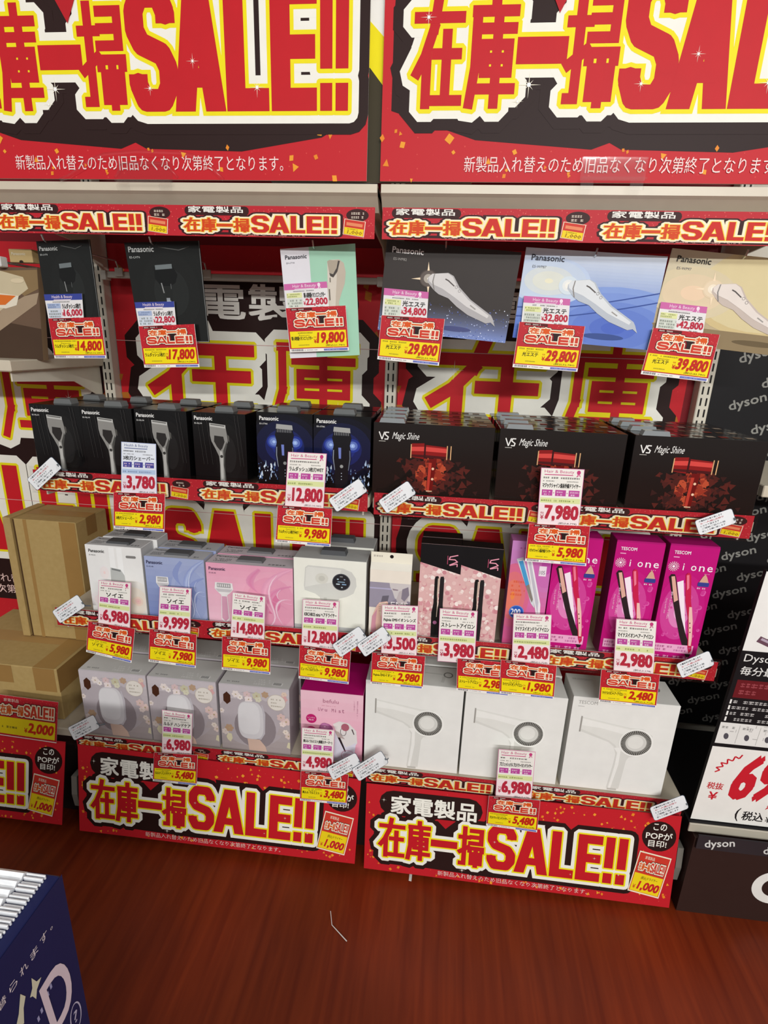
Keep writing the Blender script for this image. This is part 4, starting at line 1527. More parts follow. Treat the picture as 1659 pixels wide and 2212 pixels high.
DB = 'white hair dryer boxes on the bottom deck'
d0 = pbox('hair_dryer_box', -.002, .270, S4, .624, .095, 'e2e1dc', 'white hair dryer box beside the pink steamer box', art=art_dryer(.272, .286, False), top_art=dryer_top(.272, .095, 0), group=DB)
again(d0, .278, 0, 'white hair dryer box in the middle of the deck', dz=.0)
d2 = pbox('hair_dryer_box', .561, .836, S4, .634, .11, 'e2e1dc', 'white hair dryer box at the right end with grey brand lettering', art=art_dryer(.275, .296, True), top_art=dryer_top(.275, .11, 0), group=DB, yaw=.0)
again(d0, .004, .105, 'white hair dryer box in the back row behind the left white one')
again(d0, .282, .105, 'white hair dryer box in the back row behind the middle white one')


# ------------------------------------------------------------------ hanging bar, hooks and display cards
def hang_bar(x0, x1, label):
    m = MB()
    m.box(x0 + .028, x1 - .028, -.034, -.016, 1.678, 1.696, 'c9c4ba:m', .002)
    for x in (x0 + .038, x1 - .038):
        m.box(x - .008, x + .008, -.040, -.0125, 1.672, 1.698, 'c9c4ba:m', .001)
    tag(m.build('hanging_bar'), label, 'hanging bar', 'steel bars for hooks')


hang_bar(-.9, 0, 'grey steel bar behind the black shaver cards')
hang_bar(0, .9, 'grey steel bar behind the beauty device cards')
hang_bar(-1.8, -.9, 'grey steel bar behind the brown card at the far left')


def hook(px, label):
    p = at(*px, Y=-.352)
    m = MB()
    x, zt = p[0], p[2]
    zr = zt - .014
    m.tube([(x, -.036, 1.70), (x, -.05, zr - .004), (x, -.2, zr - .003), (x, -.334, zr - .002), (x, -.346, zr + .003), (x, -.352, zt)], .0021, 'd4d4d2:s', n=8)
    m.box(x - .012, x + .012, -.040, -.034, 1.682, 1.706, 'c9c4ba:m', .001)
    tag(m.build('hook'), label, 'hook', 'wire hooks')


CY = -.335


def quad_at(q, y=None, ys=None):
    ys = ys or (y,) * 4
    return [at(*p, Y=yy) for p, yy in zip(q, ys)]


def dims(c):
    w = (np.linalg.norm(c[1] - c[0]) + np.linalg.norm(c[2] - c[3])) / 2
    h = (np.linalg.norm(c[0] - c[3]) + np.linalg.norm(c[1] - c[2])) / 2
    return float(w), float(h)


def display_card(q, artf, back, label, group='hanging product cards'):
    c = quad_at(q, CY)
    w, h = dims(c)
    S = artf(w, h)
    return panel('display_card', S, w, h, c, .003, back, label, 'product card', group)


def art_dark(w, h):
    S = Sheet()
    S.rect(0, 0, w, h, '191a19:g', 0)
    glow(S, w * .55, h * .5, w * .4, h * .4, '2a2c2b:g', '1b1c1b:g', .3, 5)
    P(S, [(.35, .76), (.60, .77), (.66, .68), (.62, .60), (.55, .57), (.42, .57), (.35, .64)], w, h, '0f1010:g', 2)
    P(S, [(.37, .775), (.60, .785), (.60, .74), (.37, .73)], w, h, '70787a', 3)
    P(S, [(.42, .60), (.435, .60), (.455, .5), (.44, .5)], w, h, '8f9190', 3)
    P(S, [(.55, .59), (.56, .59), (.56, .54), (.55, .54)], w, h, '5a5c5c', 3)
    P(S, [(.46, .57), (.56, .57), (.54, .2), (.47, .2)], w, h, '222423', 2)
    P(S, [(.47, .45), (.52, .45), (.515, .22), (.475, .22)], w, h, '8f949a', 3)
    S.rect(w * .47, h * .41, w * .06, h * .012, 'b8bcc0', 4)
    S.line([(w * .45, h * .95), (w * .72, h * .915), (w * .86, h * .945)], w * .008, '6e706e', 4)
    brand(S, w, h, .045, .905, .34, 'c8ccca', 'ES-LV76')
    S.rect(0, 0, w, h * .006, '8a8c8a', 4)
    S.rect(w * .994, 0, w * .006, h, '8a8c8a', 4)
    return clip(S, w, h)


def art_face(w, h):
    S = Sheet()
    S.rect(0, 0, w, h, 'e4e2e8', 0)
    S.rect(w * .385, 0, w * .615, h, 'a4d2b8', 1)
    P(S, [(.62, .86), (.66, .875), (.78, .875), (.84, .84), (.86, .76), (.84, .66), (.79, .58), (.75, .5), (.74, .3), (.56, .3), (.58, .5), (.61, .7)], w, h, 'd8cfc2', 2)
    P(S, [(.70, .87), (.78, .875), (.84, .84), (.86, .76), (.84, .66), (.79, .58), (.75, .5), (.74, .3), (.68, .3), (.71, .55), (.74, .74)], w, h, 'c2b6a6', 3)
    P(S, [(.62, .865), (.65, .875), (.76, .865), (.73, .79), (.69, .755), (.64, .76)], w, h, 'b0a594', 4)
    P(S, [(.64, .76), (.69, .75), (.74, .80), (.765, .865), (.79, .86), (.75, .77), (.69, .72), (.65, .735)], w, h, '4c4642', 5)
    S.rect(w * .62, h * .52, w * .015, h * .1, '6a625a', 5)
    S.rect(w * .64, h * .68, w * .012, h * .04, '6a625a', 5)
    S.text('Panasonic', w * .06, h * .905, w * .29, h * .035, '34343c', 5, bold=.03)
    S.text('EH-ST98', w * .07, h * .865, w * .11, h * .014, '8a8a92', 5, res=1)
    return clip(S, w, h)


def art_ipl(kind):
    def f(w, h):
        S = Sheet()
        if kind == 'dark':
            S.rect(0, 0, w, h, '3a3432', 0)
            vgrad(S, 0, 0, w, h * .36, '7f92cc', '3a3432', 1, 24)
            rnd = random.Random(12)
            for k in range(260):
                x, y = rnd.random(), rnd.random() ** 1.6 * .36
                r = rnd.uniform(.0015, .005)
                S.ell(w * x, h * y, w * r, w * r, rnd.choice(('c8d4ff', '6878c0', 'e6ecff', '4a58a0')), 2, n=6)
            S.ell(w * .6, h * .1, w * .12, h * .03, '4a5080', 3)
            fg, sub = 'f2f0ee', 'ES-WP82'
        elif kind == 'blue':
            vgrad(S, 0, 0, w, h, '4c6cc4', 'd4dde8', 0, 30)
            glow(S, w * .72, h * .2, w * .6, h * .45, '4a66c2', '86a0dc', .3, 14)
            glow(S, w * .2, h * .66, w * .3, h * .26, 'ece8cc', 'c0d0ea', 1.9, 10)
            for t in (0, .1):
                pts = [(x, .28 + t + .36 * (x - .3) ** 1.2 if x > .3 else .28 + t * 1 - .1 * (.3 - x)) for x in [i / 12 for i in range(13)]]
                S.line([(a * w, b * h) for a, b in pts], w * .008, '38509a', 3, ext=w * .004)
            S.ell(w * .66, h * .1, w * .15, h * .035, '3c5290', 3)
            fg, sub = '2c2c3a', 'ES-WP87'
        else:
            vgrad(S, 0, 0, w, h, 'b8a480', 'd6cdb2', 0, 24)
            S.rect(0, 0, w, h * .2, '8f7c5c', .8)
            S.ell(w * .72, h * .62, w * .5, h * .46, 'd2bd8a', 1, .1)
            S.ell(w * .74, h * .68, w * .5, h * .46, 'dacb9e', 1.5, .1)
            glow(S, w * .22, h * .56, w * .3, h * .28, 'f0d0b0', 'd8caa8', 2.1, 7)
            S.ell(w * .72, h * .1, w * .16, h * .03, '6a5a40', 3)
            fg, sub = '34302a', 'ES-WP97'
        hx, hy = .345, .625
        if kind != 'blue':
            pts = []
            for k in range(8):
                a = math.pi / 4 * k + .1
                r = .13 if k % 2 == 0 else .02
                pts.append((hx + r * math.cos(a), hy + r * 1.4 * math.sin(a)))
            P(S, pts, w, h, 'f6e0c0', 4)
        hx, hy = .345, .625
        glow(S, w * hx, h * hy, w * .07, h * .1, 'fff8ea', {'dark': '4a403c', 'blue': 'd6e2ea', 'gold': 'e4cfae'}[kind], 4.2, 8)
        body = [(.341, .591), (.342, .637), (.37, .682), (.489, .708), (.533, .679), (.587, .566), (.684, .442), (.858, .29), (.876, .25), (.9, .171), (.862, .212), (.826, .196), (.68, .27), (.587, .35), (.515, .432), (.437, .467), (.396, .507), (.359, .563)]
        P(S, body, w, h, {'dark': 'b4b1b2', 'blue': 'bcc3cc', 'gold': 'c8bab0'}[kind], 6)
        P(S, [(.345, .64), (.37, .68), (.487, .703), (.525, .67), (.575, .56), (.67, .435), (.84, .285), (.83, .255), (.66, .36), (.56, .45), (.46, .53), (.38, .57), (.352, .6)], w, h, {'dark': 'd8d5d4', 'blue': 'dfe3e6', 'gold': 'e6dcd4'}[kind], 7)
        P(S, [(.396, .507), (.377, .596), (.384, .68), (.392, .684), (.386, .598), (.405, .503)], w, h, '8f8b88', 8)
        P(S, [(.475, .645), (.50, .63), (.55, .575), (.545, .565), (.495, .618), (.472, .632)], w, h, '5a5452', 8)
        P(S, [(.69, .385), (.735, .345), (.73, .335), (.685, .375)], w, h, '9c9894', 8)
        for a, b in ((.564, .562), (.591, .523)):
            S.ring(w * a, h * b, w * .011, w * .003, '8a8684', 8, n=12)
        S.text('Panasonic', w * .05, h * .87, w * .235, h * .062, fg, 5, bold=.035)
        S.text(sub, w * .065, h * .79, w * .1, h * .028, 'a8a4a0' if kind == 'dark' else '6c6c70', 5)
        return clip(S, w, h)
    return f


display_card(((78, 521), (193, 517), (222, 733), (112, 737)), art_dark, '222322', 'slim black shaver card hanging at the left above the 14,800 tag')
display_card(((268, 524), (430, 520), (452, 739), (304, 738)), art_dark, '222322', 'wide black shaver card hanging above the 17,800 tag')
display_card(((605, 538), (767, 526), (777, 767), (627, 774)), art_face, 'c8d4cc', 'white and mint green card with a facial device, hanging alone')
display_card(((836, 517), (1127, 545), (1091, 741), (816, 712)), art_ipl('dark'), 'c8c4c4', 'dark card with a silver light device over blue glitter')
display_card(((1137, 534), (1443, 554), (1398, 756), (1107, 729)), art_ipl('blue'), 'c8ccd4', 'pale blue card with a white light device')
display_card(((1453, 536), (1768, 568), (1716, 774), (1398, 735)), art_ipl('gold'), 'd0c8b4', 'beige and gold card with a cream light device at the right edge')
for px, n in (((89, 506), 'slim black shaver card'), ((322, 511), 'wide black shaver card'), ((675, 519), 'mint green facial device card'), ((964, 521), 'dark light device card'), ((1291, 536), 'pale blue light device card'), ((1617, 539), 'beige and gold light device card')):
    hook(px, 'thin wire hook holding the ' + n)


# ------------------------------------------------------------------ price cards and sale cards
def yen(n):
    return format(n, ',')


def sale_art(w, h, name, price, sub=None):
    S = Sheet()
    S.rect(0, 0, w, h, 'f4f0ea', 0)
    S.rect(w * .004, h * .075, w * .992, h * .925, 'red_glitter', 1)
    S.rect(w * .03, h * .095, w * .94, h * .375, 'f6e018', 2)
    S.rrect(w * .08, h * .935, w * .36, h * .055, h * .02, '5a1a1c', 2)
    S.greek(w * .1, h * .94, w * .3, h * .045, 'f0e0d8', 3, 1)
    sl = []
    for g, a, b in (('zai', .17, .325), ('ko', .335, .49), ('ichi', .49, .665), ('so', .67, .845)):
        sl.append((g, w * a, w * b, h * (.765 if g != 'ichi' else .815), h * (.90 if g != 'ichi' else .865), h * (.026 if g != 'ichi' else .03)))
    for g, a, b in (('S', .12, .305), ('A', .29, .485), ('L', .485, .62), ('E', .635, .79), ('!', .82, .865), ('!', .885, .93)):
        sl.append((g, w * a, w * b, h * .565, h * .735, h * .046))
    title(S, sl, (h * .002, h * .022, h * .036), 2, (None, 'f8ecd2', '4a1614', 'd2402c', 'de5a1e'))
    P(S, [(.535, .80), (.645, .80), (.635, .755), (.615, .74), (.612, .645), (.555, .645), (.552, .745), (.54, .77)], w, h, '2a1a1a', 7)
    P(S, [(.37, .565), (.385, .585), (.40, .565)], w, h, '2a1a1a', 7)
    S.greek(w * .06, h * .41, w * .46, h * .045, '6a6420', 3, price)
    if sub:
        S.text(sub, w * .18, h * .36, w * .18, h * .035, '5a5420', 3, res=1)
    big = len(name) <= 4
    S.text(name, w * (.12 if big else .05), h * .265, w * (.24 if big else .36), h * .09, '1c1810', 3, bold=.03, res=1)
    S.greek(w * .16, h * .14, w * .2, h * .035, '7a7428', 3, price + 1)
    S.text('税抜', w * .425, h * .31, w * .045, h * .035, 'd04020', 3, res=1)
    S.text('¥', w * .425, h * .19, w * .045, h * .09, 'c83018', 3, bold=.04)
    S.text(yen(price), w * (.475 if price > 9999 else .505), h * .165, w * (.45 if price > 9999 else .40), h * .26, 'c42a1a', 4, bold=.06, shear=.14)
    S.text('(税込' + yen(int(price * 1.1)) + ')', w * .62, h * .107, w * .32, h * .05, '1c1810', 4, res=1)
    rnd = random.Random(price)
    x = .03
    while x < .22:
        q = rnd.choice((.006, .01, .014))
        S.rect(w * x, h * .02, w * q, h * .045, '77737a', 2)
        x += q + rnd.choice((.006, .009))
    S.greek(w * .25, h * .025, w * .28, h * .03, '8a868c', 2, 3)
    S.rect(w * .58, h * .015, w * .40, h * .045, '6a74c0', 2)
    S.greek(w * .61, h * .02, w * .3, h * .03, 'b8bce4', 3, 4)
    return S


def hair_mark(S, x, y, r, col, layer):
    S.ell(x, y, r, r * 1.15, col, layer, n=16)
    S.line([(x - r * .3, y - r), (x - r * .3, y - r * 2), (x - r * 1.0, y - r * 2.3)], r * .5, col, layer)
    S.line([(x + r * .3, y - r * .9), (x + r * .9, y - r * 2.2)], r * .4, col, layer)


def price_art(w, h, name, price, kind='pink', sub=''):
    S = Sheet()
    edge, ink, boxc = ('d878a8', 'c8417e', 'bd4c9c') if kind == 'pink' else ('a8b4dc', '5a6494', '4a4a98')
    S.rect(0, 0, w, h, edge, 0)
    S.rect(w * .012, h * .008, w * .976, h * .984, 'f2eee6' if kind == 'pink' else 'e6ebf4', 1)
    S.text('Hair & Beauty' if kind == 'pink' else 'Health & Beauty', w * .09, h * .905, w * .68, h * .065, ink, 2)
    S.rect(w * .09, h * .882, w * .66, h * .014, ink, 2)
    if kind == 'pink':
        hair_mark(S, w * .875, h * .94, w * .045, ink, 2)
    S.greek(w * .07, h * .815, w * .86, h * .045, '3a3634', 2, price + 5)
    S.greek(w * .07, h * .765, w * .3, h * .03, '66625e', 2, price + 6)
    S.greek(w * .62, h * .765, w * .3, h * .03, '66625e', 2, price + 7)
    if len(name) <= 4:
        S.text(name, w * .25, h * .655, w * .52, h * .09, '15120f', 3, bold=.04)
    else:
        S.text(name, w * .06, h * .665, w * .88, h * .08, '15120f', 3, bold=.03)
    for k in range(3):
        x = .055 + .315 * k
        S.rect(w * x, h * .525, w * .25, h * .105, boxc, 2)
        S.greek(w * (x + .03), h * .575, w * .19, h * .04, 'ecd0e4', 3, k)
        S.greek(w * (x + .05), h * .53, w * .15, h * .04, 'ecd0e4', 3, k + 3)
        if k < 2:
            S.rect(w * (x + .265), h * .573, w * .03, h * .008, boxc, 2)
            S.rect(w * (x + .276), h * .565, w * .008, h * .024, boxc, 2)
    S.rect(w * .03, h * .40, w * .94, h * .09, 'dfe6a6' if kind == 'pink' else 'b8cce8', 2)
    S.greek(w * .05, h * .42, w * .86, h * .045, '7c8a3a' if kind == 'pink' else '7888a8', 3, price + 8)
    S.rect(w * .03, h * .02, w * .94, h * .36, 'f6e2e4' if kind == 'pink' else 'ecdfe8', 2)
    S.text('税抜', w * .06, h * .2, w * .08, h * .04, 'b84058', 3, res=1)
    S.text('¥', w * .06, h * .105, w * .08, h * .08, 'b84058', 3, bold=.03)
    S.text(yen(price), w * (.165 if price < 10000 else .19), h * .085, w * (.78 if price < 10000 else .755), h * .27, 'b92c40', 4, bold=.058)
    S.text('(税込' + yen(int(price * 1.1)) + ')', w * .5, h * .022, w * .44, h * .045, '3a3430', 4, res=1)
    return S


def small_price_art(w, h, name, price, kind='pink'):
    S = Sheet()
    S.rect(0, 0, w, h, 'e9e6e6', 0)
    S.rect(0, h * .76, w, h * .24, 'cf6aa8' if kind == 'pink' else '3c4898', 1)
    S.text('Hair & Beauty' if kind == 'pink' else 'Health & Beauty', w * .2, h * .80, w * .54, h * .15, 'f4e0ec', 2)
    S.rect(w * .24, h * .765, w * .46, h * .025, 'f4e0ec', 2)
    if kind == 'pink':
        hair_mark(S, w * .81, h * .90, w * .035, 'f4e0ec', 2)
    S.greek(w * .2, h * .66, w * .6, h * .07, '6a6664', 2, price)
    S.rect(w * .04, h * .44, w * .36, h * .2, 'e2e6a8' if kind == 'pink' else 'a8b8d8', 2)
    S.greek(w * .05, h * .46, w * .3, h * .16, '8a9050' if kind == 'pink' else '6a7aa0', 3, price, 2)
    S.rect(w * .04, h * .05, w * .36, h * .36, 'd6dcd0' if kind == 'pink' else 'd0d8e4', 2)
    S.greek(w * .05, h * .07, w * .33, h * .32, '80847c', 3, price + 3, 3)
    S.text(name, w * .44, h * .42, w * .5, h * .2, '1a1614', 3, bold=.03, res=1)
    S.text('¥', w * .42, h * .14, w * .05, h * .15, 'c8344c', 3, bold=.03)
    S.text(yen(price), w * .475, h * .10, w * .5, h * .29, 'c02a42', 4, bold=.05)
    S.greek(w * .7, h * .02, w * .2, h * .06, '4a4644', 3, 5)
    return S


def price_card(q, name, price, label, kind='pink', small=False, y=-.421):
    c = quad_at(q, y)
    w, h = dims(c)
    S = small_price_art(w, h, name, price, kind) if small else price_art(w, h, name, price, kind)
    return panel('price_card', S, w, h, c, .0005, 'e6e2da', label, 'price card', 'white price cards')


def sale_card(q, name, price, label, y=-.4275, sub='Panasonic'):
    c = quad_at(q, y)
    w, h = dims(c)
    return panel('sale_card', sale_art(w, h, name, price, sub), w, h, c, .0005, 'e6e2da', label, 'sale card', 'red and yellow sale cards')


RM5, HK = 'ラムダッシュ5枚刃', '光エステ'
YP, YS = CY - .006, CY - .0125
price_card(((95, 636), (177, 634), (181, 689), (105, 691)), RM5, 16000, 'small white card reading 16,000 on the slim black shaver card', 'blue', True, YP)
sale_card(((104, 688), (218, 685), (230, 774), (118, 774)), RM5, 14800, 'sale card reading 14,800 hanging from the slim black shaver card', YS)
price_card(((291, 653), (376, 651), (381, 703), (300, 706)), RM5, 22800, 'small white card reading 22,800 on the wide black shaver card', 'blue', True, YP)
sale_card(((299, 705), (420, 700), (431, 793), (312, 794)), RM5, 17800, 'sale card reading 17,800 hanging from the wide black shaver card', YS)
price_card(((613, 614), (706, 608), (711, 664), (619, 669)), '導入美容器イオンエフェクター', 22800, 'small white and pink card reading 22,800 on the mint green card', 'pink', True, YP)
sale_card(((617, 666), (747, 660), (754, 757), (627, 761)), '導入美容器イオンエフェクター', 19800, 'sale card reading 19,800 on the mint green card', YS)
price_card(((830, 622), (926, 631), (922, 690), (825, 684)), HK, 34800, 'small white and pink card reading 34,800 on the dark device card', 'pink', True, YP)
sale_card(((824, 681), (961, 689), (948, 790), (815, 776)), HK, 29800, 'sale card reading 29,800 on the dark device card', YS)
price_card(((1132, 639), (1232, 646), (1227, 704), (1126, 698)), HK, 32800, 'small white and pink card reading 32,800 on the pale blue card', 'pink', True, YP)
sale_card(((1122, 695), (1264, 705), (1247, 803), (1107, 793)), HK, 29800, 'sale card reading 29,800 on the pale blue card', YS)
price_card(((1428, 652), (1528, 663), (1518, 721), (1416, 711)), HK, 42800, 'small white and pink card reading 42,800 on the beige card', 'pink', True, YP)
sale_card(((1411, 708), (1555, 723), (1528, 825), (1384, 808)), HK, 39800, 'sale card reading 39,800 on the beige card', YS)

price_card(((262, 954), (337, 959), (339, 1069), (262, 1066)), '3枚刃シェーバー', 3780, 'pale blue price card reading 3,780 below the black shaver boxes', 'blue')
sale_card(((245, 1063), (357, 1067), (355, 1149), (246, 1141)), '3枚刃シェーバー', 2980, 'sale card reading 2,980 below the black shaver boxes')
price_card(((622, 976), (706, 980), (699, 1099), (615, 1094)), 'ラムダッシュ3枚刃WET', 12800, 'white price card reading 12,800 in front of the blue shaver boxes')
sale_card(((600, 1091), (718, 1099), (714, 1181), (595, 1171)), 'ラムダッシュ3枚刃WET', 9980, 'sale card reading 9,980 below the blue shaver boxes')
price_card(((1169, 1010), (1263, 1014), (1250, 1138), (1160, 1133)), 'マジックシャイン遠赤外線ドライヤー', 7980, 'white price card reading 7,980 in front of the dark dryer boxes')
sale_card(((1143, 1131), (1275, 1137), (1266, 1223), (1134, 1212)), 'マジックシャイン遠赤外線ドライヤー', 5980, 'sale card reading 5,980 below the dark dryer boxes', sub='VSD1230')

price_card(((213, 1253), (283, 1259), (281, 1360), (212, 1347)), 'ソイエ', 6980, 'white price card reading 6,980 below the white epilator box')
sale_card(((191, 1342), (292, 1358), (284, 1432), (186, 1408)), 'ソイエ', 5980, 'sale card reading 5,980 below the white epilator box')
price_card(((345, 1266), (414, 1271), (411, 1372), (341, 1365)), 'ソイエ', 9999, 'white price card reading 9,999 below the blue epilator box')
sale_card(((323, 1358), (425, 1371), (423, 1443), (321, 1429)), 'ソイエ', 7980, 'sale card reading 7,980 below the blue epilator box')
price_card(((502, 1279), (574, 1288), (571, 1384), (498, 1376)), 'ソイエ', 14800, 'white price card reading 14,800 below the pink epilator box')
sale_card(((480, 1374), (585, 1383), (584, 1457), (479, 1446)), 'ソイエ', 9980, 'sale card reading 9,980 below the pink epilator box')
price_card(((654, 1294), (733, 1299), (729, 1404), (651, 1397)), 'KIRCHBOS mirai ヘアドライヤー', 12800, 'white price card reading 12,800 in front of the cream dryer box')
sale_card(((647, 1393), (758, 1408), (753, 1478), (645, 1465)), 'ビューティフルドライヤー', 9980, 'sale card reading 9,980 below the cream dryer box', sub='KRD1')
price_card(((825, 1306), (904, 1309), (900, 1417), (823, 1412)), 'Pajinia EMSイオンレンズ', 3500, 'white price card reading 3,500 in front of the chin picture box')
sale_card(((804, 1409), (919, 1418), (913, 1488), (800, 1477)), 'Pajinia EMSイオン', 2980, 'sale card reading 2,980 below the chin picture box', sub='EC02')
price_card(((950, 1314), (1032, 1320), (1025, 1434), (945, 1428)), 'ストレートアイロン', 3980, 'white price card reading 3,980 between the black-topped straightener boxes')
sale_card(((988, 1422), (1104, 1432), (1099, 1503), (986, 1491)), 'ストレートアイロン', 2980, 'sale card reading 2,980, partly covered by the 1,980 card', y=-.4268, sub='VSS')
price_card(((1109, 1325), (1192, 1328), (1187, 1437), (1105, 1431)), 'マイナスイオンドライアイロン', 2480, 'white price card reading 2,480 in front of the orchid pink box')
sale_card(((1082, 1425), (1203, 1438), (1196, 1510), (1079, 1498)), 'マイナスイオンアイロン', 1980, 'sale card reading 1,980 below the orchid pink box', y=-.431, sub='KHS')
price_card(((1331, 1336), (1419, 1342), (1411, 1456), (1325, 1448)), 'マイナスイオンヘアーアイロン', 2980, 'white price card reading 2,980 in front of the magenta iron boxes')
sale_card(((1299, 1446), (1426, 1457), (1417, 1529), (1293, 1516)), 'マイナスイオンヘアーアイロン', 2480, 'sale card reading 2,480 below the magenta iron boxes', sub='TESCOM')

price_card(((350, 1533), (416, 1542), (414, 1632), (350, 1628)), 'ルルド ハンドケア', 6980, 'white price card reading 6,980 in front of the hand massager boxes')
sale_card(((333, 1625), (427, 1631), (425, 1697), (330, 1687)), 'ルルド ハンドケア', 5480, 'sale card reading 5,480 below the hand massager boxes', y=-.432, sub='AX')
price_card(((652, 1571), (723, 1577), (719, 1671), (650, 1665)), '美ルル ウルミスト(美顔スチーマー)', 4980, 'white price card reading 4,980 in front of the pink steamer box')
sale_card(((650, 1665), (753, 1673), (749, 1739), (648, 1729)), '美ルル ウルミスト', 3480, 'sale card reading 3,480 below the pink steamer box', y=-.432, sub='KRD')
price_card(((1077, 1618), (1157, 1624), (1148, 1728), (1070, 1721)), 'プロフェッショナル プロテクトイオンドライヤー', 6980, 'white price card reading 6,980 in front of the white dryer boxes')
sale_card(((1056, 1719), (1167, 1729), (1160, 1798), (1050, 1783)), 'プロテクトイオンドライヤー', 5480, 'sale card reading 5,480 below the white dryer boxes', y=-.432, sub='Nobby by TESCOM')


def far_sale_card():
    c = quad_at(((-11, 1499), (126, 1517), (122, 1605), (-8, 1586)), -.421)
    w, h = dims(c)
    S = Sheet()
    S.rect(0, 0, w, h, 'red_glitter', 0)
    S.rect(w * .03, h * .06, w * .94, h * .42, 'ecd41c', 1)
    S.text('家電製品', w * .14, h * .86, w * .24, h * .08, 'f0e0d0', 2, res=1)
    title_put(S, w * .08, h * .55, w * .86, h * .28, (0, .1, .16), (None, 'f0e0c0', '4a1a14', 'c8402c', 'd0581e'), 2)
    S.greek(w * .1, h * .2, w * .34, h * .08, '5a5420', 2, 4)
    S.text('¥', w * .47, h * .15, w * .05, h * .12, 'c03018', 2, bold=.03)
    S.text('2,000', w * .53, h * .13, w * .4, h * .27, 'c8301c', 3, bold=.055, shear=.12)
    S.rect(0, 0, w, h * .02, 'f0ece4', 2)
    panel('sale_card', S, w, h, c, .0006, 'd8d4cc', 'large sale card reading 2,000 in front of the lower brown box', 'sale card', 'red and yellow sale cards')
    m = MB()
    e = at(140, 1560, Y=-.42)
    m.box(e[0] - .32, e[0] + .02, -.4245, -.4235, c[3][2] - .004, c[1][2] + .004, 'clear_plastic')
    tag(m.build('card_holder'), 'clear plastic holder over the large 2,000 sale card', 'card holder')


far_sale_card()


# ------------------------------------------------------------------ tilted notice cards on the shelf ends
def notice(p0, p1, wid, label, y=-.436):
    d = (p1[0] - p0[0], p1[1] - p0[1])
    L = math.hypot(*d)
    d = (d[0] / L, d[1] / L)
    p1 = (p1[0] + d[0] * 15, p1[1] + d[1] * 15)
    n = (d[1] * wid / 2, -d[0] * wid / 2)
    q = ((p0[0] + n[0], p0[1] + n[1]), (p1[0] + n[0], p1[1] + n[1]), (p1[0] - n[0], p1[1] - n[1]), (p0[0] - n[0], p0[1] - n[1]))
    c = quad_at(q, y)
    w, h = dims(c)
    S = Sheet()
    S.rrect(0, 0, w, h, h * .14, '4a5868', 0)
    S.rrect(w * .012, h * .02, w * .976, h * .96, h * .13, 'eef0f2', 1)
    for k, (t, col) in enumerate((('大量販売お断り致します', '3a3a44'), ('お一人様2点限り', 'c03a4a'), ('とさせて頂きます', '3a3a44'), ('ご理解ご協力の程', '3a3a44'), ('宜しくお願い致します', '3a3a44'))):
        S.text(t, w * (.1 + .02 * (k % 2)), h * (.79 - .165 * k), w * (.62 if k != 2 else .5), h * .105, col, 2, bold=.015, res=1)
    m = MB()
    # the paper itself follows the rounded outline
    m.sheet_quad(S, w, h, *c)
    cc = [np.array(t) for t in c]
    k = .06
    inner = [cc[0] * (1 - k) + cc[2] * k, cc[1] * (1 - k) + cc[3] * k, cc[2] * (1 - k) + cc[0] * k, cc[3] * (1 - k) + cc[1] * k]
    m.slab(*inner, .0005, 'e4e6e8')
    o = tag(m.build('notice_card'), label, 'notice card', 'tilted white notice cards')
    e = (cc[1] * .45 + cc[2] * .55)
    kx = MB()
    kx.box(e[0] - .004, e[0] + .006, y - .002, -.412, e[2] - .022, e[2] - .004, 'clear_plastic')
    kx.tube([(e[0], y - .002, e[2] - .004), (e[0] + .003, y + .004, e[2] - .016), (e[0] + .006, -.413, e[2] - .026)], .002, '6e767c', n=6)
    clipo = kx.build('clip', org=(0, 0, 0))
    clipo.parent = o
    clipo.location = -o.location


notice((69, 1048), (112, 1008), 34, 'tilted white notice card at the left end of the black shaver shelf')
notice((718, 1093), (773, 1055), 34, 'tilted white notice card at the right end of the blue shaver shelf')
notice((826, 1096), (878, 1060), 34, 'tilted white notice card at the left end of the dark dryer shelf')
notice((1505, 1141), (1572, 1118), 34, 'tilted white notice card at the right end of the dark dryer shelf')
notice((121, 1334), (164, 1305), 32, 'tilted white notice card at the left end of the epilator shelf')
notice((726, 1407), (773, 1374), 34, 'tilted white notice card at the right end of the epilator shelf')
notice((779, 1406), (825, 1374), 34, 'tilted white notice card below the chin picture box', y=-.4385)
notice((1466, 1450), (1524, 1426), 34, 'tilted white notice card below the right magenta iron box')
notice((153, 1586), (196, 1564), 32, 'tilted white notice card at the left end of the massager deck')
notice((712, 1672), (762, 1646), 32, 'tilted white notice card below the pink steamer box')
notice((767, 1675), (819, 1642), 32, 'tilted white notice card at the left end of the white dryer deck', y=-.4385)
notice((1408, 1759), (1469, 1736), 32, 'tilted white notice card at the right end of the white dryer deck')


# ------------------------------------------------------------------ left bay: cardboard boxes and a brown product card
def carton(x0, x1, y0, y1, z0, z1, label, tape):
    w, d, h = x1 - x0, y1 - y0, z1 - z0
    m = MB()
    m.box(0, w, 0, d, 0, h, 'cardboard', .003)
    o = m.build('cardboard_box', org=(0, 0, 0))
    o.location = (x0, y0, z0)
    tag(o, label, 'cardboard box')
    k = MB()
    for i, a in enumerate(tape):
        S = Sheet()
        S.rect(*a[1:5], a[5], i * .7)
        f = {'front': ((0, 0, 0), (1, 0, 0), (0, 0, 1), (0, -1, 0)), 'top': ((0, 0, h), (1, 0, 0), (0, 1, 0), (0, 0, 1)), 'right': ((w, 0, 0), (0, 1, 0), (0, 0, 1), (1, 0, 0))}[a[0]]
        k.sheet(S, *f)
    c = k.build('packing_tape', org=(0, 0, 0))
    c.parent = o


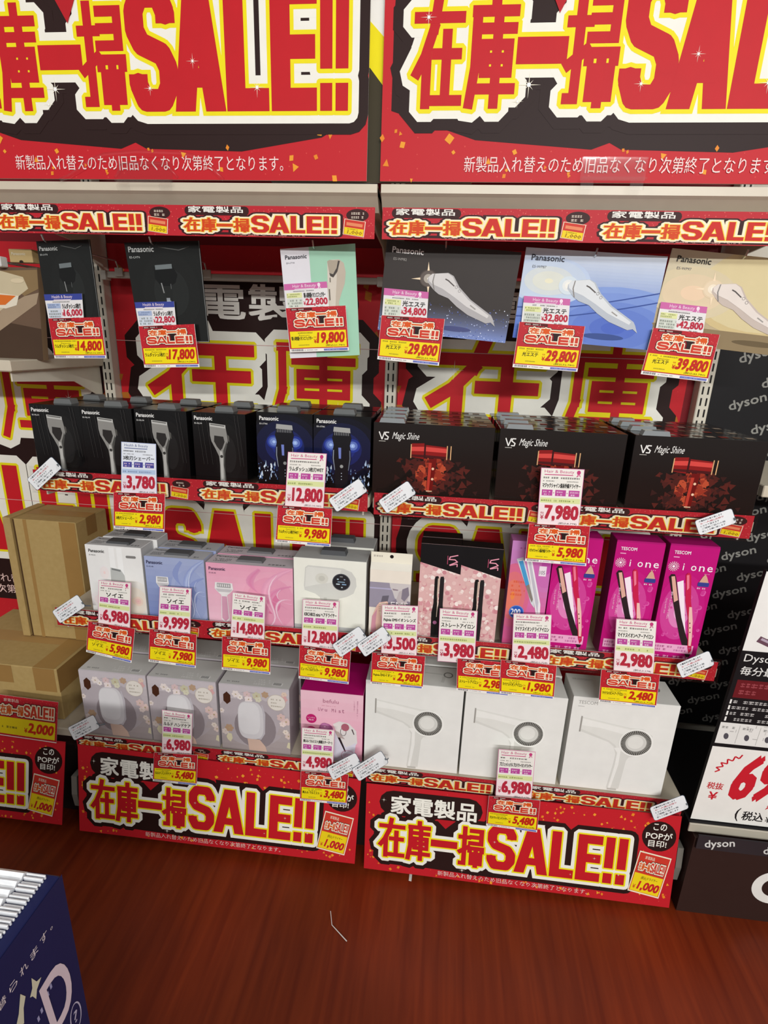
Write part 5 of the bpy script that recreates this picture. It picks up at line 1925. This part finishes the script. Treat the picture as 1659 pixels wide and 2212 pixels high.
q = at(25, 1119, Y=-.20)
r = at(162, 1130, Y=-.20)
TX0, TX1, TZ = q[0], r[0], r[2]
carton(TX0, TX1, -.20, -.04, .545, TZ, 'tall brown cardboard box standing at the left, beside the white epilator box', [
    ('front', .035, .0, .012, TZ - .545, 'a07c48'), ('front', (TX1 - TX0) * .74, 0, (TX1 - TX0) * .25, TZ - .546, '9c7844'), ('front', .002, 0, .004, TZ - .546, '4a3420'),
    ('top', .0, .055, TX1 - TX0, .05, 'a5824e'), ('right', .05, TZ - .545 - .06, .05, .06, '8f6c3c')])
m = MB()
m.box(TX0 - .03, TX0 - .004, -.205, -.045, .545, TZ + .004, 'cardboard', .002)
tag(m.build('folded_carton'), 'flat folded brown carton leaning at the left of the tall brown box', 'carton')
q2 = at(122, 1449, Y=-.365)
carton(-1.36, q2[0], -.365, -.035, .3615, .5425, 'wide brown cardboard box lying under the tall one', [
    ('top', .0, .13, .405, .06, 'b08c58'), ('front', .39 - .06, .10, .07, .08, '9a7644'), ('front', .2, .12, .06, .06, '9a7644'), ('top', .33, 0, .07, .33, 'a5814c'), ('right', .0, .1, .33, .08, '94703e')])


def brown_card():
    y = -.30
    a = at(80, 600, Y=y)
    m = MB()
    w, h = .40, .27
    S = Sheet()
    S.rect(0, 0, w, h, '6a5444', 0)
    P(S, [(0, 0), (1, .0), (1, .35), (.6, .45), (.2, .05)], w, h, '4a382c', 1)
    P(S, [(.2, .0), (.45, .05), (.98, .62), (1, .74), (.9, .7), (.5, .35)], w, h, 'a59078', 2)
    P(S, [(.3, .25), (.62, .42), (.93, .78), (.9, .9), (.7, .98), (.3, .98), (.2, .6)], w, h, 'c9bb9c', 3)
    P(S, [(.5, .94), (1, .98), (1, .78), (.9, .7), (.8, .82)], w, h, '8a7250', 2.5)
    P(S, [(.42, .78), (.86, .70), (.84, .6), (.76, .56), (.4, .62)], w, h, 'e2d8c4', 4)
    P(S, [(.2, .56), (.76, .60), (.84, .7), (.3, .74)], w, h, 'd8702c', 5)
    P(S, [(.3, .42), (.66, .47), (.72, .52), (.3, .56)], w, h, 'c85a2c', 5)
    S.ell(w * .86, h * .86, w * .045, h * .025, 'd8c8a8', 6)
    x1 = at(82, 590, Y=y)[0]
    z1 = at(60, 578, Y=y)[2]
    z0 = at(10, 775, Y=y)[2]
    c = [np.array(t) for t in ((x1 - w, y, z1), (x1, y, z1), (x1 - .02, y, z0), (x1 - w, y, z0))]
    m.slab(*c, .02, '8a7258')
    m.sheet_quad(S, w, h, *c)
    o = tag(m.build('product_box'), 'brown product box with tan curved picture and orange label, at the left edge', 'box')
    k = MB()
    c1, c2 = at(20, 538, Y=y), at(74, 568, Y=y)
    k.box(c1[0], c2[0], y - .004, y + .02, c2[2], c1[2], 'b8a070', .001)
    S2_ = Sheet()
    ww, hh = c2[0] - c1[0], c1[2] - c2[2]
    S2_.text('Panasonic', ww * .12, hh * .55, ww * .6, hh * .2, 'd8d0b8', 1, bold=.03)
    S2_.ell(ww * .5, hh * .05, ww * .09, hh * .12, '2a2018', 1, n=10)
    k.sheet(S2_, (c1[0], y - .004, c2[2]), (1, 0, 0), (0, 0, 1), (0, -1, 0))
    t = k.build('hang_tab', org=(0, 0, 0))
    t.parent = o
    t.location = -o.location
    m = MB()
    e = at(6, 566, Y=-.31)
    m.tube([(e[0], -.036, 1.70), (e[0], -.06, e[2]), (e[0], -.30, e[2])], .003, 'b0b0ae:s', n=8)
    m.box(e[0] - .012, e[0] + .006, -.325, -.30, e[2] - .012, e[2] + .012, 'd8d8d6', .002)
    tag(m.build('hook'), 'wire hook with white end cap at the left edge, beside the brown product box', 'hook', 'wire hooks')


brown_card()


# ------------------------------------------------------------------ right: the black vacuum cleaner stand
def vacuum_stand():
    g = empty('vacuum_display', (1.4, -.2, 0), 'black vacuum cleaner display with repeated white brand lettering at the right', 'display stand')
    rnd = random.Random(2)
    # backdrop of repeated lettering
    x0, x1, z0, z1, y = .925, 1.85, .30, 1.62, .010
    w, h = x1 - x0, z1 - z0
    S = Sheet()
    S.rect(0, 0, w, h, '1a181a', 0)
    row = 0
    z = .02
    while z < h:
        x = -.08 + (.075 if row % 2 else 0)
        while x < w:
            t = .10
            if 0 < x and x + t < w and z + .05 < h:
                S.text('dyson', x, z, t, .034, '8f8d87', 1, bold=.025, rot=.34)
            x += .135
        z += .066
        row += 1
    b = MB()
    b.box(x0, x1, y, y + .008, z0, z1, '141214')
    b.sheet(S, (x0, y, z0), (1, 0, 0), (0, 0, 1), (0, -1, 0))
    b.build('backdrop', g)
    # slanted-print board with the vacuum, the specification and the price
    x0, x1, z0, z1, y = .905, 1.45, .302, 1.075, -.425
    w, h = x1 - x0, z1 - z0
    S = Sheet()
    S.rect(0, 0, w, h, '1b191b', 0)
    S.rect(w * .002, h * .72, w, h * .278, 'f0eeea', 1)
    S.line([(w * .09, h * .76), (w * .27, h * .985)], .006, '5a5468', 3)
    S.rect(w * .05, h * .745, w * .075, h * .022, '6a4a58', 3, rot=-.4)
    S.rect(w * .062, h * .757, w * .045, h * .008, 'b8a8b8', 4, rot=-.4)
    S.ell(w * .30, h * .755, .02, .02, '3a3640', 3)
    S.text('Dyson Hyperdymium', w * .02, h * .672, w * .48, h * .036, 'e8e6e2', 2)
    S.text('毎分最大120,000回転', w * .02, h * .628, w * .46, h * .034, 'e8e6e2', 2, bold=.01)
    S.rect(w * .02, h * .54, w * .98, h * .07, '6a1c22', 1)
    S.greek(w * .04, h * .55, w * .9, h * .055, '98444a', 2, 4, 2)
    for k in range(7):
        zz = .515 - .0235 * k
        S.rect(w * .015, h * zz, w * .008, h * .017, 'f0eeea', 2)
        S.greek(w * .03, h * zz, w * .8, h * .019, 'b8b4b2', 2, k + 20)
    S.rect(w * .004, h * .35, w * .99, h * .088, 'e9e7e3', 2)
    for k in range(6):
        S.rect(w * (.092 + .092 * k), h * .355, w * .002, h * .075, 'b0aeaa', 3)
        S.greek(w * (.015 + .092 * k), h * .412, w * .06, h * .014, '8a8886', 3, k)
        S.ell(w * (.045 + .092 * k), h * .382, .006, .010, '55525a', 3, .2)
    S.rect(0, 0, w, h * .335, 'f1eee8', 2)
    S.text('69,800', w * .125, h * .085, w * .56, h * .225, 'cc2230', 3, bold=.04, shear=.16)
    S.line([(w * .045, h * .225), (w * .065, h * .235), (w * .045, h * .245), (w * .075, h * .252), (w * .06, h * .268), (w * .09, h * .265), (w * .085, h * .285), (w * .11, h * .28), (w * .115, h * .30), (w * .135, h * .292), (w * .145, h * .31)], .004, 'cc2230', 3)
    S.text('税抜', w * .03, h * .148, w * .075, h * .03, 'cc3a40', 3, bold=.02)
    S.text('¥', w * .05, h * .10, w * .04, h * .035, 'cc2230', 3, bold=.03)
    S.text('(', w * .20, h * .012, w * .022, h * .062, '1c181a', 3)
    S.text('税込', w * .235, h * .02, w * .10, h * .042, '1c181a', 3, bold=.02)
    S.text('¥', w * .345, h * .02, w * .03, h * .026, '1c181a', 3)
    S.text('76,780', w * .385, h * .02, w * .25, h * .052, '1c181a', 3, bold=.04, shear=.2)
    b = MB()
    c = [np.array(t) for t in ((.913, -.457, 1.06), (1.455, -.457, 1.06), (1.455, -.412, .300), (.913, -.412, .300))]
    b.slab(*c, .010, '1b191b')
    b.sheet_quad(S, w, h, *c)
    b.build('price_board', g)
    # deck edge with its label, and the dark kick panel with a white ring
    b = MB()
    b.box(.905, 1.80, -.43, -.425, .272, .299, 'b8b0a0:m', .001)
    b.box(.906, 1.80, -.4248, -.02, .272, .2975, '1a181a')
    b.build('deck', g)
    S = Sheet()
    S.rect(0, 0, .8, .045, '2c282c:g', 0)
    for k in range(5):
        S.text('dyson', .02 + .15 * k, .006, .075, .032, 'd8d6d2', 1, bold=.02, rot=.2)
    b = MB()
    b.box(.922, 1.75, -.4525, -.4485, .240, .285, '2c282c')
    b.sheet(S, (.922, -.4525, .240), (1, 0, 0), (0, 0, 1), (0, -1, 0))
    b.build('label_strip', g)
    S = Sheet()
    S.ring(.235, .125, .057, .026, 'e9e6e0', 0, n=40)
    S.rect(.272, .12, .026, .115, 'e9e6e0', 1)
    S.text('yson', .33, .03, .30, .12, 'e9e6e0', 0, bold=.05)
    b = MB()
    b.box(.918, 1.80, -.445, -.10, 0.0005, .268, '33211d')
    b.sheet(S, (.918, -.445, .0005), (1, 0, 0), (0, 0, 1), (0, -1, 0))
    b.build('kick_panel', g)


vacuum_stand()

m = MB()
m.prism([(-.40, .062), (-.425, .09), (-.43, .14), (-.42, .20), (-.39, .20), (-.39, .062)], 0, .896, .912, '76726a:m')
tag(m.build('foot_cover'), 'grey metal foot cover between the right banner and the vacuum stand', 'foot cover')
m = MB()
m.prism([(-.40, .062), (-.425, .09), (-.43, .14), (-.42, .20), (-.39, .20), (-.39, .062)], 0, -.915, -.897, '76726a:m')
tag(m.build('foot_cover'), 'grey metal foot cover left of the middle banner, below the brown boxes', 'foot cover')

# a bit of the next bay's shelving on the right
m = MB()
p = at(1648, 1062, Y=-.36)
m.box(p[0], p[0] + .5, -.36, -.02, p[2] - .014, p[2] + .014, BEIGE, .002)
tag(m.build('shelf'), 'beige shelf end at the right edge, beside the dark dryer boxes', 'shelf', 'steel gondola shelves')


# ------------------------------------------------------------------ foreground: blue floor stand with silver top
def blue_stand():
    X1, Y1, ZT = -.326, -1.161, .80
    X0, Y0 = -.95, -1.62
    g = empty('promotion_stand', ((X0 + X1) / 2, (Y0 + Y1) / 2, 0), 'dark blue cardboard stand with silver ribbed top in the left foreground', 'display stand')
    m = MB()
    m.box(X0, X1, Y0, Y1, 0, ZT, '1f2350', .004)

    def q(px, py):
        p = at(px, py, X=X1)
        return p[1] - Y0, p[2]
    d = Y1 - Y0
    S = Sheet()
    S.rect(0, 0, d, ZT, '20244f', 0)
    # the line of writing under the rim, letters running away from the viewer
    txt = '取り替られます。'
    a, b = q(-60, 2262), q(122, 1978)
    n = len(txt)
    ang = math.atan2(b[1] - a[1], b[0] - a[0])
    step = math.hypot(b[0] - a[0], b[1] - a[1]) / (n - .2)
    for k, ch in enumerate(txt):
        cx, cy = a[0] + (b[0] - a[0]) * k / (n - .2), a[1] + (b[1] - a[1]) * k / (n - .2)
        sz = step * .82
        S.text(ch, cx, cy - sz * .55 if ch != '。' else cy - sz * .5, sz * (.3 if ch == '。' else .85), sz * (.3 if ch == '。' else .9), 'd9cfd4', 2, rot=ang)
    c = q(125, 2150)
    S.text('D', c[0] - .022, c[1] - .052, .046, .105, 'd8c8d2', 2, bold=.02, rot=ang, res=5)
    c = q(85, 2245)
    S.text('A', c[0] - .03, c[1] - .052, .036, .085, 'd8c8d2', 2, bold=.02, rot=ang, res=5)
    c = q(163, 2195)
    S.ring(c[0], c[1], .012, .0022, 'b8b4cc', 2, ry=.026)
    S.text('?', c[0] - .004, c[1] - .01, .008, .022, 'b8b4cc', 3)
    # two little leaping figures' plain star-like emblem
    c = q(73, 2140)
    S.poly([(c[0] - .008, c[1]), (c[0] - .002, c[1] + .008), (c[0] + .0, c[1] + .024), (c[0] + .006, c[1] + .008), (c[0] + .014, c[1] + .004), (c[0] + .004, c[1] - .004), (c[0], c[1] - .016), (c[0] - .004, c[1] - .004)], 'cfcdb4', 2)
    c = q(45, 2185)
    S.poly([(c[0] - .014, c[1] - .014), (c[0] - .004, c[1] + .002), (c[0] + .004, c[1] + .026), (c[0] + .01, c[1] + .012), (c[0] + .004, c[1]), (c[0] - .0, c[1] - .022)], 'cfcdb4', 2)
    c = q(90, 2185)
    for k in range(8):
        S.rect(c[0] - .03 + .007 * k, c[1] - .02 + .0045 * k, .0035, .009, '9a9ac0', 2, rot=ang)
    m.sheet(S, (X1, Y0, 0), (0, 1, 0), (0, 0, 1), (1, 0, 0))
    m.build('body', g)
    # ribbed silver blister on top: ribs across, with a raised border
    t = MB()
    x0, x1, y0, y1 = X0 + .012, X1 - .016, Y0 + .012, Y1 - .006
    n = 72
    prof = [(y0 + (y1 - y0) * k / n, ZT + .004 + (.005 if k % 2 else 0)) for k in range(n + 1)]
    xi = x1 - .03
    t.prism([(y0, ZT)] + prof + [(y1, ZT)], 0, x0, xi, 'ribbed_foil')
    n = 84
    for k in range(n):
        ya, yb = y0 + (y1 - y0) * k / n, y0 + (y1 - y0) * (k + .55) / n
        t.box(xi + .002, x1, ya, yb, ZT, ZT + .007 if k % 3 else ZT + .004, 'ribbed_foil', .0008)
    t.build('silver_top', g)


blue_stand()

# ------------------------------------------------------------------ bits on the floor
m = MB()
m.tube([tuple(at(714, 1968, Z=.012)), tuple(at(717, 1998, Z=.003)), tuple(at(749, 2033, Z=.003))], [.0009, .0011, .0015], 'd8d4d0', n=6)
tag(m.build('plastic_tie'), 'thin bent white plastic tie lying on the red-brown floor', 'plastic tie')
m = MB()
a = at(886, 1899, Z=.0)
m.prism([(a[0] - .004, a[1] - .006), (a[0] + .004, a[1] - .007), (a[0] + .005, a[1] + .02), (a[0] - .003, a[1] + .02)], 2, .0004, .0012, 'e6e2dc')
tag(m.build('paper_scrap'), 'small white paper scrap on the floor under the right banner', 'paper scrap')
